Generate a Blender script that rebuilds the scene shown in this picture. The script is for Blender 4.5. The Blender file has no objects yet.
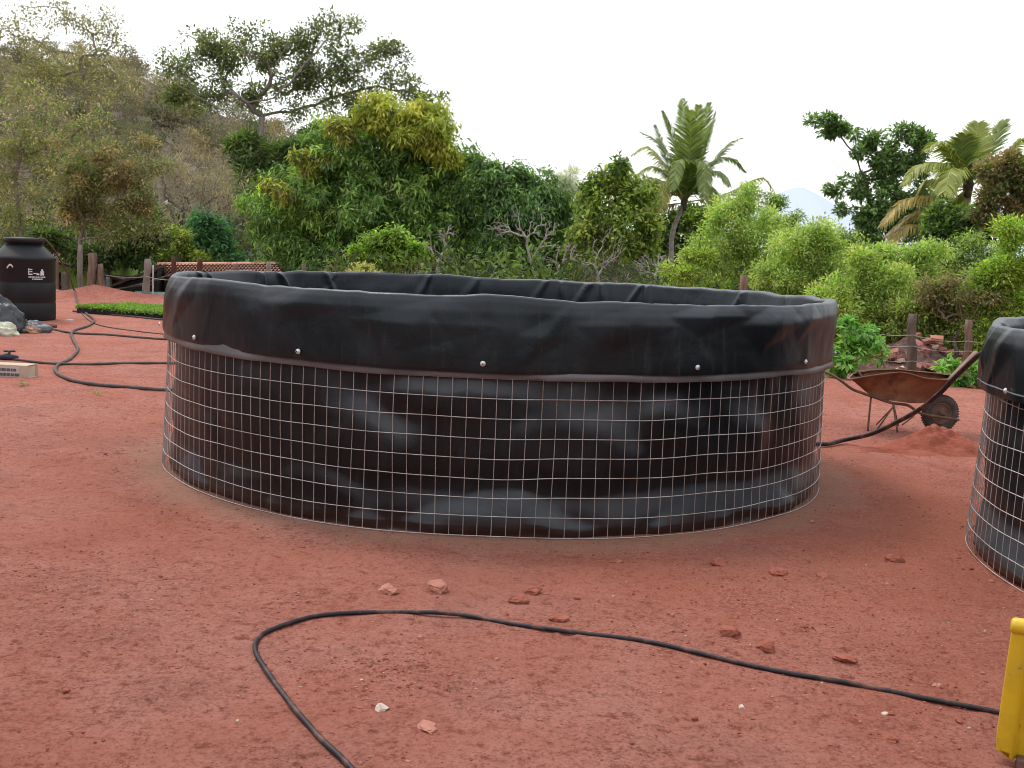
import bpy, math, random
import numpy as np
from mathutils import Vector, Matrix

random.seed(7)
rng = np.random.default_rng(11)
scene = bpy.context.scene
COL = scene.collection
R_ = math.radians

# ------------------------------------------------------------------ camera
F = 1100.0
CAM_H = 1.6
cam_rot = Matrix.Rotation(R_(90 - 6.9), 4, 'X') @ Matrix.Rotation(R_(2.4), 4, 'Z')
cam_d = bpy.data.cameras.new('camera')
cam_d.sensor_width = 36.0
cam_d.lens = F / 1024.0 * 36.0
cam_d.clip_end = 12000
cam = bpy.data.objects.new('camera', cam_d)
cam.matrix_world = Matrix.Translation((0, 0, CAM_H)) @ cam_rot
COL.objects.link(cam)
scene.camera = cam
M3 = cam_rot.to_3x3()

def ray(px, py):
    return M3 @ Vector(((px - 512) / F, -(py - 384) / F, -1.0))

def at(px, py, Y):
    """the point at distance Y in front of the camera"""
    d = ray(px, py)
    t = Y / d.y
    return Vector((d.x * t, Y, CAM_H + d.z * t))

def G(px, py, z=0.0):
    d = ray(px, py)
    t = (z - CAM_H) / d.z
    return Vector((d.x * t, d.y * t, z))

# ------------------------------------------------------------------ noise
_perm = rng.permutation(4096).astype(np.int64)
_vals = rng.random(4096) * 2 - 1

def _h(ix, iy, iz):
    return _vals[_perm[(ix + _perm[(iy + _perm[iz & 4095]) & 4095]) & 4095]]

def vnoise(x, y, z=0.0):
    x = np.asarray(x, float); y = np.asarray(y, float); z = np.asarray(z, float)
    x, y, z = np.broadcast_arrays(x, y, z)
    ix = np.floor(x).astype(np.int64); iy = np.floor(y).astype(np.int64); iz = np.floor(z).astype(np.int64)
    fx = x - ix; fy = y - iy; fz = z - iz
    fx = fx * fx * (3 - 2 * fx); fy = fy * fy * (3 - 2 * fy); fz = fz * fz * (3 - 2 * fz)
    def L(a, b, t): return a + (b - a) * t
    c = [[[_h(ix + i, iy + j, iz + k) for k in (0, 1)] for j in (0, 1)] for i in (0, 1)]
    return L(L(L(c[0][0][0], c[1][0][0], fx), L(c[0][1][0], c[1][1][0], fx), fy),
             L(L(c[0][0][1], c[1][0][1], fx), L(c[0][1][1], c[1][1][1], fx), fy), fz)

def fbm(x, y, z=0.0, o=4):
    s = 0; a = 1.0; f = 1.0; n = 0
    for i in range(o):
        s = s + a * vnoise(np.asarray(x) * f + 17.3 * i, np.asarray(y) * f + 5.1 * i, np.asarray(z) * f + 3.7 * i)
        n += a; a *= 0.5; f *= 2.03
    return s / n

def sstep(a, b, x):
    t = np.clip((np.asarray(x, float) - a) / (b - a), 0, 1)
    return t * t * (3 - 2 * t)

# ------------------------------------------------------------------ objects
def mesh_np(name, verts, faces, mat=None, smooth=False, colors=None, uvs=None):
    """faces: (n,k) array, or list of such arrays"""
    me = bpy.data.meshes.new(name)
    verts = np.asarray(verts, np.float32)
    if not isinstance(faces, list): faces = [faces]
    faces = [np.asarray(f, np.int32) for f in faces if len(f)]
    me.vertices.add(len(verts)); me.vertices.foreach_set('co', verts.ravel())
    nl = sum(f.size for f in faces); npoly = sum(len(f) for f in faces)
    me.loops.add(nl); me.loops.foreach_set('vertex_index', np.concatenate([f.ravel() for f in faces]))
    tot = np.concatenate([np.full(len(f), f.shape[1], np.int32) for f in faces])
    st = np.concatenate([[0], np.cumsum(tot)[:-1]]).astype(np.int32)
    me.polygons.add(npoly); me.polygons.foreach_set('loop_start', st); me.polygons.foreach_set('loop_total', tot)
    me.polygons.foreach_set('use_smooth', np.full(npoly, smooth, bool))
    if colors is not None:
        at_ = me.color_attributes.new('tint', 'FLOAT_COLOR', 'POINT')
        c = np.ones((len(verts), 4), np.float32); c[:, :3] = colors
        at_.data.foreach_set('color', c.ravel())
    me.update(calc_edges=True)
    me.validate()
    if mat: me.materials.append(mat)
    return me

def link(name, me, parent=None, loc=None):
    o = bpy.data.objects.new(name, me)
    COL.objects.link(o)
    if parent is not None: o.parent = parent
    if loc is not None: o.location = loc
    return o

def tag(o, label=None, cat=None, group=None, kind=None):
    if label: o['label'] = label
    if cat: o['category'] = cat
    if group: o['group'] = group
    if kind: o['kind'] = kind
    return o

def thing(name, label, cat, loc=(0, 0, 0), rz=0.0, group=None):
    o = bpy.data.objects.new(name, None)
    COL.objects.link(o)
    o.empty_display_size = 0.1
    o.location = loc; o.rotation_euler = (0, 0, rz)
    return tag(o, label, cat, group)

class MB:
    """collects shapes into one mesh"""
    def __init__(s): s.v = []; s.f = {}; s.n = 0; s.c = []
    def add(s, verts, faces, col=None):
        verts = np.asarray(verts, float)
        for f in faces:
            s.f.setdefault(len(f), []).append([i + s.n for i in f])
        s.v.append(verts); s.n += len(verts)
        s.c.append(np.tile(np.array(col if col is not None else (1, 1, 1), float), (len(verts), 1)))
        return s
    def box(s, c, size, rot=None, taper=1.0, jit=0.0, col=None):
        x, y, z = [q / 2 for q in size]
        v = np.array([[sx * x * (taper if sz > 0 else 1), sy * y * (taper if sz > 0 else 1), sz * z]
                      for sz in (-1, 1) for sx, sy in ((-1, -1), (1, -1), (1, 1), (-1, 1))])
        if jit: v = v + rng.normal(0, jit, v.shape)
        if rot is not None: v = v @ np.array(rot.to_3x3()).T
        return s.add(v + np.array(c), [(3, 2, 1, 0), (4, 5, 6, 7), (0, 1, 5, 4), (1, 2, 6, 5), (2, 3, 7, 6), (3, 0, 4, 7)], col)
    def tube(s, pts, r, n=8, cap=True, col=None):
        v, f = tube_geo(pts, r, n, cap)
        return s.add(v, f, col)
    def lathe(s, prof, n=32, c=(0, 0, 0), cap=False, col=None):
        prof = np.array(prof, float); a = np.linspace(0, 2 * np.pi, n, endpoint=False)
        v = np.stack([prof[:, 0, None] * np.cos(a), prof[:, 0, None] * np.sin(a), np.repeat(prof[:, 1, None], n, 1)], -1).reshape(-1, 3)
        f = []
        for i in range(len(prof) - 1):
            for j in range(n):
                k = (j + 1) % n
                f.append((i * n + j, i * n + k, (i + 1) * n + k, (i + 1) * n + j))
        if cap:
            f.append(tuple(range(n))[::-1]); f.append(tuple((len(prof) - 1) * n + j for j in range(n)))
        return s.add(v + np.array(c), f, col)
    def mesh(s, name, mat, smooth=False, use_col=False):
        return mesh_np(name, np.concatenate(s.v), [np.array(f) for f in s.f.values()], mat, smooth,
                       np.concatenate(s.c) if use_col else None)
    def build(s, name, mat, parent=None, smooth=False, use_col=False, bevel=0.0):
        o = link(name, s.mesh(name, mat, smooth, use_col), parent)
        if bevel:
            m = o.modifiers.new('bevel', 'BEVEL'); m.width = bevel; m.segments = 2; m.limit_method = 'ANGLE'
        return o

def tube_geo(pts, r, n=8, cap=True):
    P = np.array([tuple(p) for p in pts], float)
    m = len(P)
    r = np.broadcast_to(np.asarray(r, float), (m,))
    T = np.gradient(P, axis=0); T /= np.linalg.norm(T, axis=1)[:, None] + 1e-9
    up = np.array([0, 0, 1.0]) if abs(T[0, 2]) < 0.9 else np.array([1.0, 0, 0])
    u = np.cross(up, T[0]); u /= np.linalg.norm(u)
    V = []
    a = np.linspace(0, 2 * np.pi, n, endpoint=False)
    for i in range(m):
        u = u - T[i] * np.dot(u, T[i]); u /= np.linalg.norm(u) + 1e-9
        w = np.cross(T[i], u)
        V.append(P[i] + r[i] * (np.cos(a)[:, None] * u + np.sin(a)[:, None] * w))
    V = np.concatenate(V)
    f = []
    for i in range(m - 1):
        for j in range(n):
            k = (j + 1) % n
            f.append((i * n + j, i * n + k, (i + 1) * n + k, (i + 1) * n + j))
    if cap:
        f.append(tuple(range(n))[::-1]); f.append(tuple((m - 1) * n + j for j in range(n)))
    return V, f

def smooth_path(pts, step=0.05):
    P = [np.array(tuple(p), float) for p in pts]
    P = [2 * P[0] - P[1]] + P + [2 * P[-1] - P[-2]]
    out = []
    for i in range(1, len(P) - 2):
        p0, p1, p2, p3 = P[i - 1:i + 3]
        k = max(2, int(np.linalg.norm(p2 - p1) / step))
        for t in np.linspace(0, 1, k, endpoint=False):
            out.append(0.5 * ((2 * p1) + (-p0 + p2) * t + (2 * p0 - 5 * p1 + 4 * p2 - p3) * t ** 2 + (-p0 + 3 * p1 - 3 * p2 + p3) * t ** 3))
    out.append(P[-2])
    return np.array(out)

# ------------------------------------------------------------------ materials
def newmat(name):
    m = bpy.data.materials.new(name); m.use_nodes = True
    nt = m.node_tree; b = nt.nodes['Principled BSDF']
    return m, nt, b

def nd(nt, typ, **kw):
    n = nt.nodes.new(typ)
    for k, v in kw.items():
        if k in ('op',): n.operation = v
        elif k == 'blend': n.blend_type = v
        elif k == 'dtype': n.data_type = v
        else: n.inputs[k.replace('_', ' ')].default_value = v
    return n

def ramp(nt, src, stops):
    r = nt.nodes.new('ShaderNodeValToRGB')
    el = r.color_ramp.elements
    while len(el) < len(stops): el.new(0.5)
    for e, (p, c) in zip(el, stops):
        e.position = p
        e.color = (c, c, c, 1) if not hasattr(c, '__len__') else (*c, 1)
    nt.links.new(src, r.inputs[0])
    return r.outputs[0]

def noise(nt, scale, detail=5, rough=0.55, vec=None, dist=0.0):
    n = nt.nodes.new('ShaderNodeTexNoise')
    n.inputs['Scale'].default_value = scale; n.inputs['Detail'].default_value = detail
    n.inputs['Roughness'].default_value = rough; n.inputs['Distortion'].default_value = dist
    if vec is not None: nt.links.new(vec, n.inputs['Vector'])
    return n.outputs['Fac']

def mixc(nt, fac, a, b, blend='MIX'):
    m = nt.nodes.new('ShaderNodeMix'); m.data_type = 'RGBA'; m.blend_type = blend
    for s, v in ((m.inputs[0], fac), (m.inputs[6], a), (m.inputs[7], b)):
        if isinstance(v, (int, float)): s.default_value = v
        elif isinstance(v, tuple): s.default_value = (*v, 1) if len(v) == 3 else v
        else: nt.links.new(v, s)
    return m.outputs[2]

def math_(nt, op, a, b=0.0, clamp=False):
    m = nt.nodes.new('ShaderNodeMath'); m.operation = op; m.use_clamp = clamp
    for s, v in ((m.inputs[0], a), (m.inputs[1], b)):
        if isinstance(v, (int, float)): s.default_value = v
        else: nt.links.new(v, s)
    return m.outputs[0]

def bump(nt, b, h, strength=0.4, dist=0.01, prev=None):
    n = nt.nodes.new('ShaderNodeBump'); n.inputs['Strength'].default_value = strength
    n.inputs['Distance'].default_value = dist
    nt.links.new(h, n.inputs['Height'])
    if prev is not None: nt.links.new(prev, n.inputs['Normal'])
    nt.links.new(n.outputs[0], b.inputs['Normal'])
    return n.outputs[0]

def objco(nt):
    return nt.nodes.new('ShaderNodeTexCoord').outputs['Object']

def mat_rough(name, c1, c2, scale=6, rough=0.85, spec=0.25, bstr=0.3, bdist=0.01, metal=0.0, c3=None, s3=30, scalev=None):
    m, nt, b = newmat(name)
    v = objco(nt)
    if scalev:
        mp = nt.nodes.new('ShaderNodeMapping'); mp.inputs['Scale'].default_value = scalev
        nt.links.new(v, mp.inputs['Vector']); v = mp.outputs[0]
    n1 = noise(nt, scale, 6, 0.6, v)
    c = ramp(nt, n1, [(0.3, c1), (0.7, c2)])
    if c3:
        n2 = noise(nt, s3, 4, 0.6, v)
        c = mixc(nt, ramp(nt, n2, [(0.5, 0.0), (0.68, 1.0)]), c, c3)
    nt.links.new(c, b.inputs['Base Color'])
    b.inputs['Roughness'].default_value = rough; b.inputs['Specular IOR Level'].default_value = spec
    b.inputs['Metallic'].default_value = metal
    if bstr: bump(nt, b, noise(nt, scale * 5, 6, 0.65, v), bstr, bdist)
    return m

def mat_leaf(name, rough=0.5, trans=0.45, spec=0.3):
    m, nt, b = newmat(name)
    a = nt.nodes.new('ShaderNodeAttribute'); a.attribute_name = 'tint'
    nt.links.new(a.outputs['Color'], b.inputs['Base Color'])
    b.inputs['Roughness'].default_value = rough; b.inputs['Specular IOR Level'].default_value = spec
    t = nt.nodes.new('ShaderNodeBsdfTranslucent')
    nt.links.new(mixc(nt, 1.0, a.outputs['Color'], (1.0, 1.15, 0.55), 'MULTIPLY'), t.inputs['Color'])
    mx = nt.nodes.new('ShaderNodeMixShader'); mx.inputs[0].default_value = trans
    nt.links.new(b.outputs[0], mx.inputs[1]); nt.links.new(t.outputs[0], mx.inputs[2])
    nt.links.new(mx.outputs[0], nt.nodes['Material Output'].inputs['Surface'])
    return m

TC = Vector((-0.108, 8.42, 0.0)); TR = 2.405          # the big tank
# ---- soil
def soil():
    m, nt, b = newmat('red_soil')
    v = objco(nt)
    big = noise(nt, 0.35, 5, 0.6, v, 0.6)
    mid = noise(nt, 2.2, 8, 0.68, v, 0.3)
    fine = noise(nt, 22, 8, 0.72, v)
    c = ramp(nt, mid, [(0.28, (0.31, 0.105, 0.074)), (0.5, (0.44, 0.172, 0.128)), (0.72, (0.52, 0.235, 0.185))])
    c = mixc(nt, ramp(nt, big, [(0.35, 0.0), (0.62, 0.55)]), c, (0.55, 0.245, 0.19))
    c = mixc(nt, ramp(nt, fine, [(0.36, 0.5), (0.5, 0.0)]), c, (0.17, 0.048, 0.032))
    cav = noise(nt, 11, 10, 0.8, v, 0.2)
    c = mixc(nt, ramp(nt, cav, [(0.39, .85), (0.455, 0.0)]), c, (0.19, 0.053, 0.034))  # shade painted into the hollows of the soil relief
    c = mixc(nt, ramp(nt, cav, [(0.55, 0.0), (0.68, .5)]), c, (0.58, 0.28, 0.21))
    rg_ = nt.nodes.new('ShaderNodeVectorMath'); rg_.operation = 'DISTANCE'; nt.links.new(v, rg_.inputs[0]); rg_.inputs[1].default_value = (3.3, 6.6, 0)
    c = mixc(nt, ramp(nt, math_(nt, 'DIVIDE', rg_.outputs['Value'], 5.0), [(0.15, .65), (0.85, 0.0)]), c, (0.47, 0.150, 0.088))
    n3 = noise(nt, 70, 6, 0.75, v)
    c = mixc(nt, ramp(nt, n3, [(0.53, 0.0), (0.62, .6)]), c, (0.58, 0.29, 0.225))
    c = mixc(nt, ramp(nt, n3, [(0.37, .8), (0.46, 0.0)]), c, (0.17, 0.05, 0.035))
    hue = noise(nt, 1.1, 5, 0.6, v, 0.4)
    c = mixc(nt, ramp(nt, hue, [(0.42, 0.0), (0.6, 0.35)]), c, (0.38, 0.105, 0.058))
    c = mixc(nt, ramp(nt, hue, [(0.3, 0.4), (0.45, 0.0)]), c, (0.32, 0.135, 0.108))
    # crumbs in patches
    gate2 = ramp(nt, noise(nt, 1.7, 5, 0.65, v), [(0.47, 0.0), (0.58, 1.0)])
    cr_ = ramp(nt, noise(nt, 38, 4, 0.8, v), [(0.52, 0.0), (0.60, 1.0)])
    c = mixc(nt, math_(nt, 'MULTIPLY', math_(nt, 'MULTIPLY', cr_, gate2), .55), c, (0.16, 0.05, 0.036))
    # pale specks of grit
    vo = nt.nodes.new('ShaderNodeTexVoronoi'); vo.inputs['Scale'].default_value = 42
    nt.links.new(v, vo.inputs['Vector'])
    gate = ramp(nt, noise(nt, 1.3, 4, 0.6, v), [(0.48, 0.0), (0.62, 1.0)])
    sp = math_(nt, 'MULTIPLY', ramp(nt, vo.outputs['Distance'], [(0.1, 1.0), (0.2, 0.0)]), gate)
    c = mixc(nt, math_(nt, 'MULTIPLY', sp, 0.5), c, (0.42, 0.24, 0.19))
    # streaks dragged round the tank, wet grey sand beside it
    sub = nt.nodes.new('ShaderNodeVectorMath'); sub.operation = 'SUBTRACT'
    nt.links.new(v, sub.inputs[0]); sub.inputs[1].default_value = tuple(TC)
    ln = nt.nodes.new('ShaderNodeVectorMath'); ln.operation = 'LENGTH'
    nt.links.new(sub.outputs[0], ln.inputs[0]); d = ln.outputs['Value']
    dj = math_(nt, 'ADD', d, math_(nt, 'MULTIPLY', math_(nt, 'SUBTRACT', noise(nt, 1.6, 6, 0.65, v), 0.5), .8))
    rg = ramp(nt, math_(nt, 'DIVIDE', dj, 5.0), [(0.515, 0.8), (0.555, 0.0)])
    c = mixc(nt, math_(nt, 'MULTIPLY', rg, 0.6), c, mixc(nt, mid, (0.32, 0.20, 0.14), (0.50, 0.31, 0.215)))
    rut = ramp(nt, math_(nt, 'DIVIDE', dj, 5.0), [(0.56, 0.0), (0.60, 0.5), (0.66, 0.45), (0.72, 0.0)])
    c = mixc(nt, math_(nt, 'MULTIPLY', rut, noise(nt, 3, 5, 0.6, v)), c, (0.44, 0.145, 0.09))
    # beyond the yard: leaf litter and thin grass
    sx = nt.nodes.new('ShaderNodeSeparateXYZ'); nt.links.new(v, sx.inputs[0])
    yy = math_(nt, 'ADD', sx.outputs['Y'], math_(nt, 'MULTIPLY', noise(nt, 0.6, 4, 0.6, v), 3.0))
    bord = math_(nt, 'ADD', yy, math_(nt, 'MULTIPLY', sx.outputs['X'], 0.35))
    far = ramp(nt, math_(nt, 'DIVIDE', bord, 60.0), [(0.405, 0.0), (0.45, 1.0)])
    lit = ramp(nt, noise(nt, 3, 6, 0.7, v), [(0.3, (0.045, 0.038, 0.022)), (0.55, (0.11, 0.075, 0.05)), (0.75, (0.06, 0.075, 0.025))])
    c = mixc(nt, far, c, lit)
    nt.links.new(c, b.inputs['Base Color'])
    b.inputs['Roughness'].default_value = 0.95; b.inputs['Specular IOR Level'].default_value = 0.15
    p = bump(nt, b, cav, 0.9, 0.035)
    p = bump(nt, b, noise(nt, 45, 6, 0.75, v), 0.7, 0.008, p)
    return m
M = {}
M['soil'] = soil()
M['dirt'] = mat_rough('loose_red_dirt', (0.27, 0.072, 0.042), (0.36, 0.11, 0.07), 5, 0.95, 0.1, 0.6, 0.02, c3=(0.32, 0.12, 0.09), s3=18)
M['rock_pale'] = mat_rough('pale_pink_rock', (0.40, 0.17, 0.12), (0.54, 0.25, 0.185), 18, 0.9, 0.2, 0.5, 0.01)
M['rock_red'] = mat_rough('red_rock', (0.28, 0.085, 0.056), (0.42, 0.15, 0.105), 16, 0.9, 0.2, 0.5, 0.01)
M['rock_white'] = mat_rough('whitish_stone', (0.5, 0.4, 0.33), (0.7, 0.6, 0.52), 20, 0.85, 0.2, 0.3, 0.005)
M['brick'] = mat_rough('broken_brick', (0.26, 0.10, 0.08), (0.48, 0.24, 0.2), 4, 0.9, 0.15, 0.4, 0.01)
M['leaf'] = mat_leaf('leaf')
M['leaf_gloss'] = mat_leaf('glossy_leaf', 0.42, 0.36, 0.45)
M['bark'] = mat_rough('bark', (0.09, 0.07, 0.055), (0.2, 0.165, 0.135), 9, 0.95, 0.1, 0.6, 0.02, scalev=(1, 1, 0.3))
M['bark_pale'] = mat_rough('pale_bark', (0.17, 0.14, 0.12), (0.34, 0.29, 0.255), 9, 0.95, 0.1, 0.5, 0.02, scalev=(1, 1, 0.3))
M['twig'] = mat_rough('grey_twigs', (0.15, 0.12, 0.1), (0.27, 0.22, 0.19), 5, 0.95, 0.1, 0)
M['pale_wood'] = mat_rough('bare_pale_wood', (.27, .245, .22), (.46, .42, .385), 7, .95, .1, .3, .01)
M['post'] = mat_rough('weathered_post', (0.13, 0.085, 0.065), (0.3, 0.21, 0.16), 6, 0.95, 0.1, 0.7, 0.02, scalev=(3, 3, 0.4))
M['post_dark'] = mat_rough('dark_red_post', (0.06, 0.028, 0.025), (0.13, 0.06, 0.05), 6, 0.95, 0.1, 0.5, 0.02)

def liner_mat(name, dust, rough=0.36, u0=.005, u1=.17):
    m, nt, b = newmat(name)
    v = objco(nt)
    n = noise(nt, 1.6, 6, 0.65, v, 0.5)
    mp = nt.nodes.new('ShaderNodeMapping'); mp.inputs['Scale'].default_value = (5, 5, 0.9)
    nt.links.new(v, mp.inputs['Vector'])
    st = noise(nt, 3, 6, 0.7, mp.outputs[0], 0.4)
    c = mixc(nt, ramp(nt, n, [(0.42, 0.0), (0.7, 0.5 * dust)]), (0.006, 0.0078, 0.0098), (0.028, 0.031, 0.035))
    c = mixc(nt, ramp(nt, st, [(0.55, 0.0), (0.78, 0.55 * dust)]), c, (0.062, 0.06, 0.06))
    sx = nt.nodes.new('ShaderNodeSeparateXYZ'); nt.links.new(v, sx.inputs[0])
    low = ramp(nt, sx.outputs['Z'], [(0.0, 0.8), (0.05, 0.35), (0.16, 0.0)])
    c = mixc(nt, math_(nt, 'MULTIPLY', low, n), c, (0.2, 0.09, 0.065))
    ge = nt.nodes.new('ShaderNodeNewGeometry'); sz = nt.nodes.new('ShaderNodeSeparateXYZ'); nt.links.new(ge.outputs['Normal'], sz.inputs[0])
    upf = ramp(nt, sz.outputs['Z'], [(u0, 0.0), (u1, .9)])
    c = mixc(nt, math_(nt, 'MULTIPLY', upf, math_(nt, 'ADD', .45, math_(nt, 'MULTIPLY', n, .7))), c, (0.085, 0.093, 0.105))  # pale dust on up-facing folds, with sky sheen painted into its colour
    nt.links.new(c, b.inputs['Base Color'])
    rr = ramp(nt, n, [(0.3, rough - 0.05), (0.7, rough + 0.14)])
    nt.links.new(rr, b.inputs['Roughness'])
    b.inputs['Specular IOR Level'].default_value = 0.36
    b.inputs['Specular Tint'].default_value = (.86, .96, 1.0, 1)
    p = bump(nt, b, noise(nt, 5, 5, 0.6, v, 0.8), 0.25, 0.02)
    bump(nt, b, noise(nt, 90, 3, 0.6, v), 0.10, 0.002, p)
    return m
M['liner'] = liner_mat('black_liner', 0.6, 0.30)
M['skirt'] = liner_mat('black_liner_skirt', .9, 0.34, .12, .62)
M['hem'] = mat_rough('liner_hem', (0.09, 0.094, 0.10), (0.17, 0.175, 0.185), 3, 0.4, 0.6, 0.1, 0.003)
M['wire'] = mat_rough('galvanised_wire', (0.42, 0.40, 0.39), (0.66, 0.63, 0.61), 8, 0.5, 0.5, 0, metal=0.35, c3=(0.36, 0.27, 0.22), s3=3)
M['steel'] = mat_rough('zinc_washer', (0.6, 0.6, 0.6), (0.8, 0.8, 0.8), 20, 0.35, 0.5, 0, metal=0.4)
M['hose'] = mat_rough('black_hose', (0.014, 0.012, 0.016), (0.035, 0.028, 0.033), 12, 0.5, 0.35, 0.2, 0.004, c3=(0.17, 0.08, 0.06), s3=9)
M['hose_dusty'] = mat_rough('dusty_hose', (0.06, 0.05, 0.05), (0.14, 0.105, 0.1), 6, 0.7, 0.3, 0.1, 0.004)

# ------------------------------------------------------------------ world
w = bpy.data.worlds.new('World'); scene.world = w; w.use_nodes = True
nt = w.node_tree
bg = nt.nodes['Background']
sky = nt.nodes.new('ShaderNodeTexSky'); sky.sky_type = 'NISHITA'; sky.sun_disc = False
SUN_EL, SUN_AZ = R_(58), R_(-40)
sky.sun_elevation = SUN_EL; sky.sun_rotation = SUN_AZ; sky.air_density = 1.0; sky.dust_density = 3.0
nt.links.new(sky.outputs[0], bg.inputs[0]); bg.inputs[1].default_value = 0.05
bg2 = nt.nodes.new('ShaderNodeBackground')
tc = nt.nodes.new('ShaderNodeTexCoord')
cn = nt.nodes.new('ShaderNodeTexNoise'); cn.inputs['Scale'].default_value = 1.6; cn.inputs['Detail'].default_value = 4
nt.links.new(tc.outputs['Generated'], cn.inputs['Vector'])
cr = nt.nodes.new('ShaderNodeValToRGB')
cr.color_ramp.elements[0].position = 0.3; cr.color_ramp.elements[0].color = (0.90, 0.905, 0.93, 1)
cr.color_ramp.elements[1].position = 0.7; cr.color_ramp.elements[1].color = (1.0, 0.99, 0.98, 1)
nt.links.new(cn.outputs['Fac'], cr.inputs[0]); nt.links.new(cr.outputs[0], bg2.inputs[0])
bg2.inputs[1].default_value = 1.16
ad = nt.nodes.new('ShaderNodeAddShader')
nt.links.new(bg.outputs[0], ad.inputs[0]); nt.links.new(bg2.outputs[0], ad.inputs[1])
nt.links.new(ad.outputs[0], nt.nodes['World Output'].inputs['Surface'])
sd = bpy.data.lights.new('sun', 'SUN'); sd.energy = 1.45; sd.angle = R_(14); sd.color = (1.0, 0.96, 0.9)
so = bpy.data.objects.new('sun', sd); COL.objects.link(so)
dirv = Vector((math.sin(SUN_AZ) * math.cos(SUN_EL), math.cos(SUN_AZ) * math.cos(SUN_EL), math.sin(SUN_EL)))
so.rotation_euler = dirv.to_track_quat('Z', 'Y').to_euler(); so.location = (0, 0, 20)
scene.view_settings.view_transform = 'Standard'
scene.view_settings.look = 'None'; scene.view_settings.exposure = 0; scene.view_settings.gamma = 1

# ------------------------------------------------------------------ ground
def terrain(x, y):
    """yard, the berm at its back left, lower land beyond"""
    x = np.asarray(x, float); y = np.asarray(y, float)
    z = 0.05 * fbm(x * 0.25, y * 0.25, 1.0, 3) * sstep(14, 22, y)
    left = 1 - sstep(-4, 3, x)
    bx = 26.4 + 0.4 * vnoise(x * 0.6, 3.0)
    z = z + left * 0.31 * np.exp(-((y - bx) / 0.9) ** 2) * (0.8 + 0.35 * vnoise(x * 1.1, 9.0) + .5 * fbm(x * 3, y * 2.5, 2.0, 4))
    z = z - (0.4 + 1.5 * left) * sstep(27.4, 34, y)
    return z

_r = random.Random(3)
DENTS = [(_r.uniform(-3.6, 3.8), _r.uniform(3.2, 6.0), _r.uniform(0, 3.14), _r.uniform(.06, .15), _r.uniform(.03, .06), _r.uniform(.007, .016)) for _ in range(130)]
DENTS += [(_r.uniform(2.6, 4.4), _r.uniform(6.0, 9.5), _r.uniform(0, 3.14), _r.uniform(.07, .16), _r.uniform(.035, .07), _r.uniform(.006, .012)) for _ in range(45)]
DENTS += [(_r.uniform(-5.5, -3.0), _r.uniform(4.5, 9.0), _r.uniform(0, 3.14), _r.uniform(.07, .16), _r.uniform(.035, .07), _r.uniform(.005, .011)) for _ in range(50)]

def gh(x, y):
    """small relief of the trodden soil"""
    x = np.asarray(x, float); y = np.asarray(y, float)
    near = 1 - sstep(12, 26, y)
    a = 0.022 * fbm(x * 0.8, y * 0.8, 0.0, 3) + 0.011 * fbm(x * 4, y * 4, 5.0, 4)
    rdg = np.abs(fbm(x * 2.2 + 4, y * 3.2, 8.0, 3)); a = a + 0.012 * (rdg - 0.3)
    d = np.hypot(x - TC.x, y - TC.y)
    a = a * (0.25 + 0.75 * sstep(TR, TR + 0.4, d)) + 0.02 * np.exp(-((d - TR - 0.62) / 0.16) ** 2) * (0.5 + fbm(x * 2, y * 2, 2.0, 3)) 
    for (fx, fy, fa, fl, fw, fd) in DENTS:
        u = (x - fx) * math.cos(fa) + (y - fy) * math.sin(fa); v = -(x - fx) * math.sin(fa) + (y - fy) * math.cos(fa)
        q = np.hypot(u / fl, v / fw)
        a = a - fd * np.clip(1 - q, 0, 1) ** .7 + fd * .45 * np.exp(-((q - 1.15) / .16) ** 2)
    return a * near

def axis(parts):
    out = []
    for a, b, s in parts: out += list(np.arange(a, b, s))
    return out
ys = axis([(-6, 1, 0.5), (1, 2.8, 0.1), (2.8, 9, 0.035), (9, 14, 0.06), (14, 32, 0.2), (32, 80, 2)]) + [80, 100, 140, 200, 300, 500, 900, 1600, 3000, 6000]
xp = axis([(0, 3.6, 0.035), (3.6, 8, 0.08), (8, 20, 0.3), (20, 60, 2)]) + [60, 80, 120, 200, 400, 800, 1600, 3000, 5000]
xs = [-q for q in xp[:0:-1]] + xp
X, Y = np.meshgrid(np.array(xs), np.array(ys))
Z = terrain(X, Y) + gh(X, Y)
nx, ny = len(xs), len(ys)
idx = np.arange(nx * ny).reshape(ny, nx)
faces = np.stack([idx[:-1, :-1], idx[:-1, 1:], idx[1:, 1:], idx[1:, :-1]], -1).reshape(-1, 4)
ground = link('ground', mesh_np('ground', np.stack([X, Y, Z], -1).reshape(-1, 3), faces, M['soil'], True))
tag(ground, kind='structure')

def zt(x, y): return float(terrain(x, y))

def surf(x, y): return float(terrain(x, y) + gh(x, y))

# ------------------------------------------------------------------ rocks and pebbles
def rock_geo(r, sq=0.6, seed=0, n=2, ang=1.0):
    """a rough angular stone: cut icosphere"""
    import bmesh
    bm = bmesh.new(); bmesh.ops.create_icosphere(bm, subdivisions=n, radius=1)
    rs = np.random.default_rng(seed)
    v = np.array([p.co[:] for p in bm.verts]); f = [tuple(q.index for q in p.verts) for p in bm.faces]; bm.free()
    for k in range(9):
        nn = rs.normal(size=3); nn /= np.linalg.norm(nn); d = rs.uniform(0.55, 0.85)
        s = v @ nn; v = v - np.outer(np.clip(s - d, 0, None) * ang, nn)
    v = v * (1 + 0.06 * rs.normal(size=(len(v), 1)))
    v = v * np.array([r, r * rs.uniform(0.65, 0.95), r * sq])
    return v, f

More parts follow.
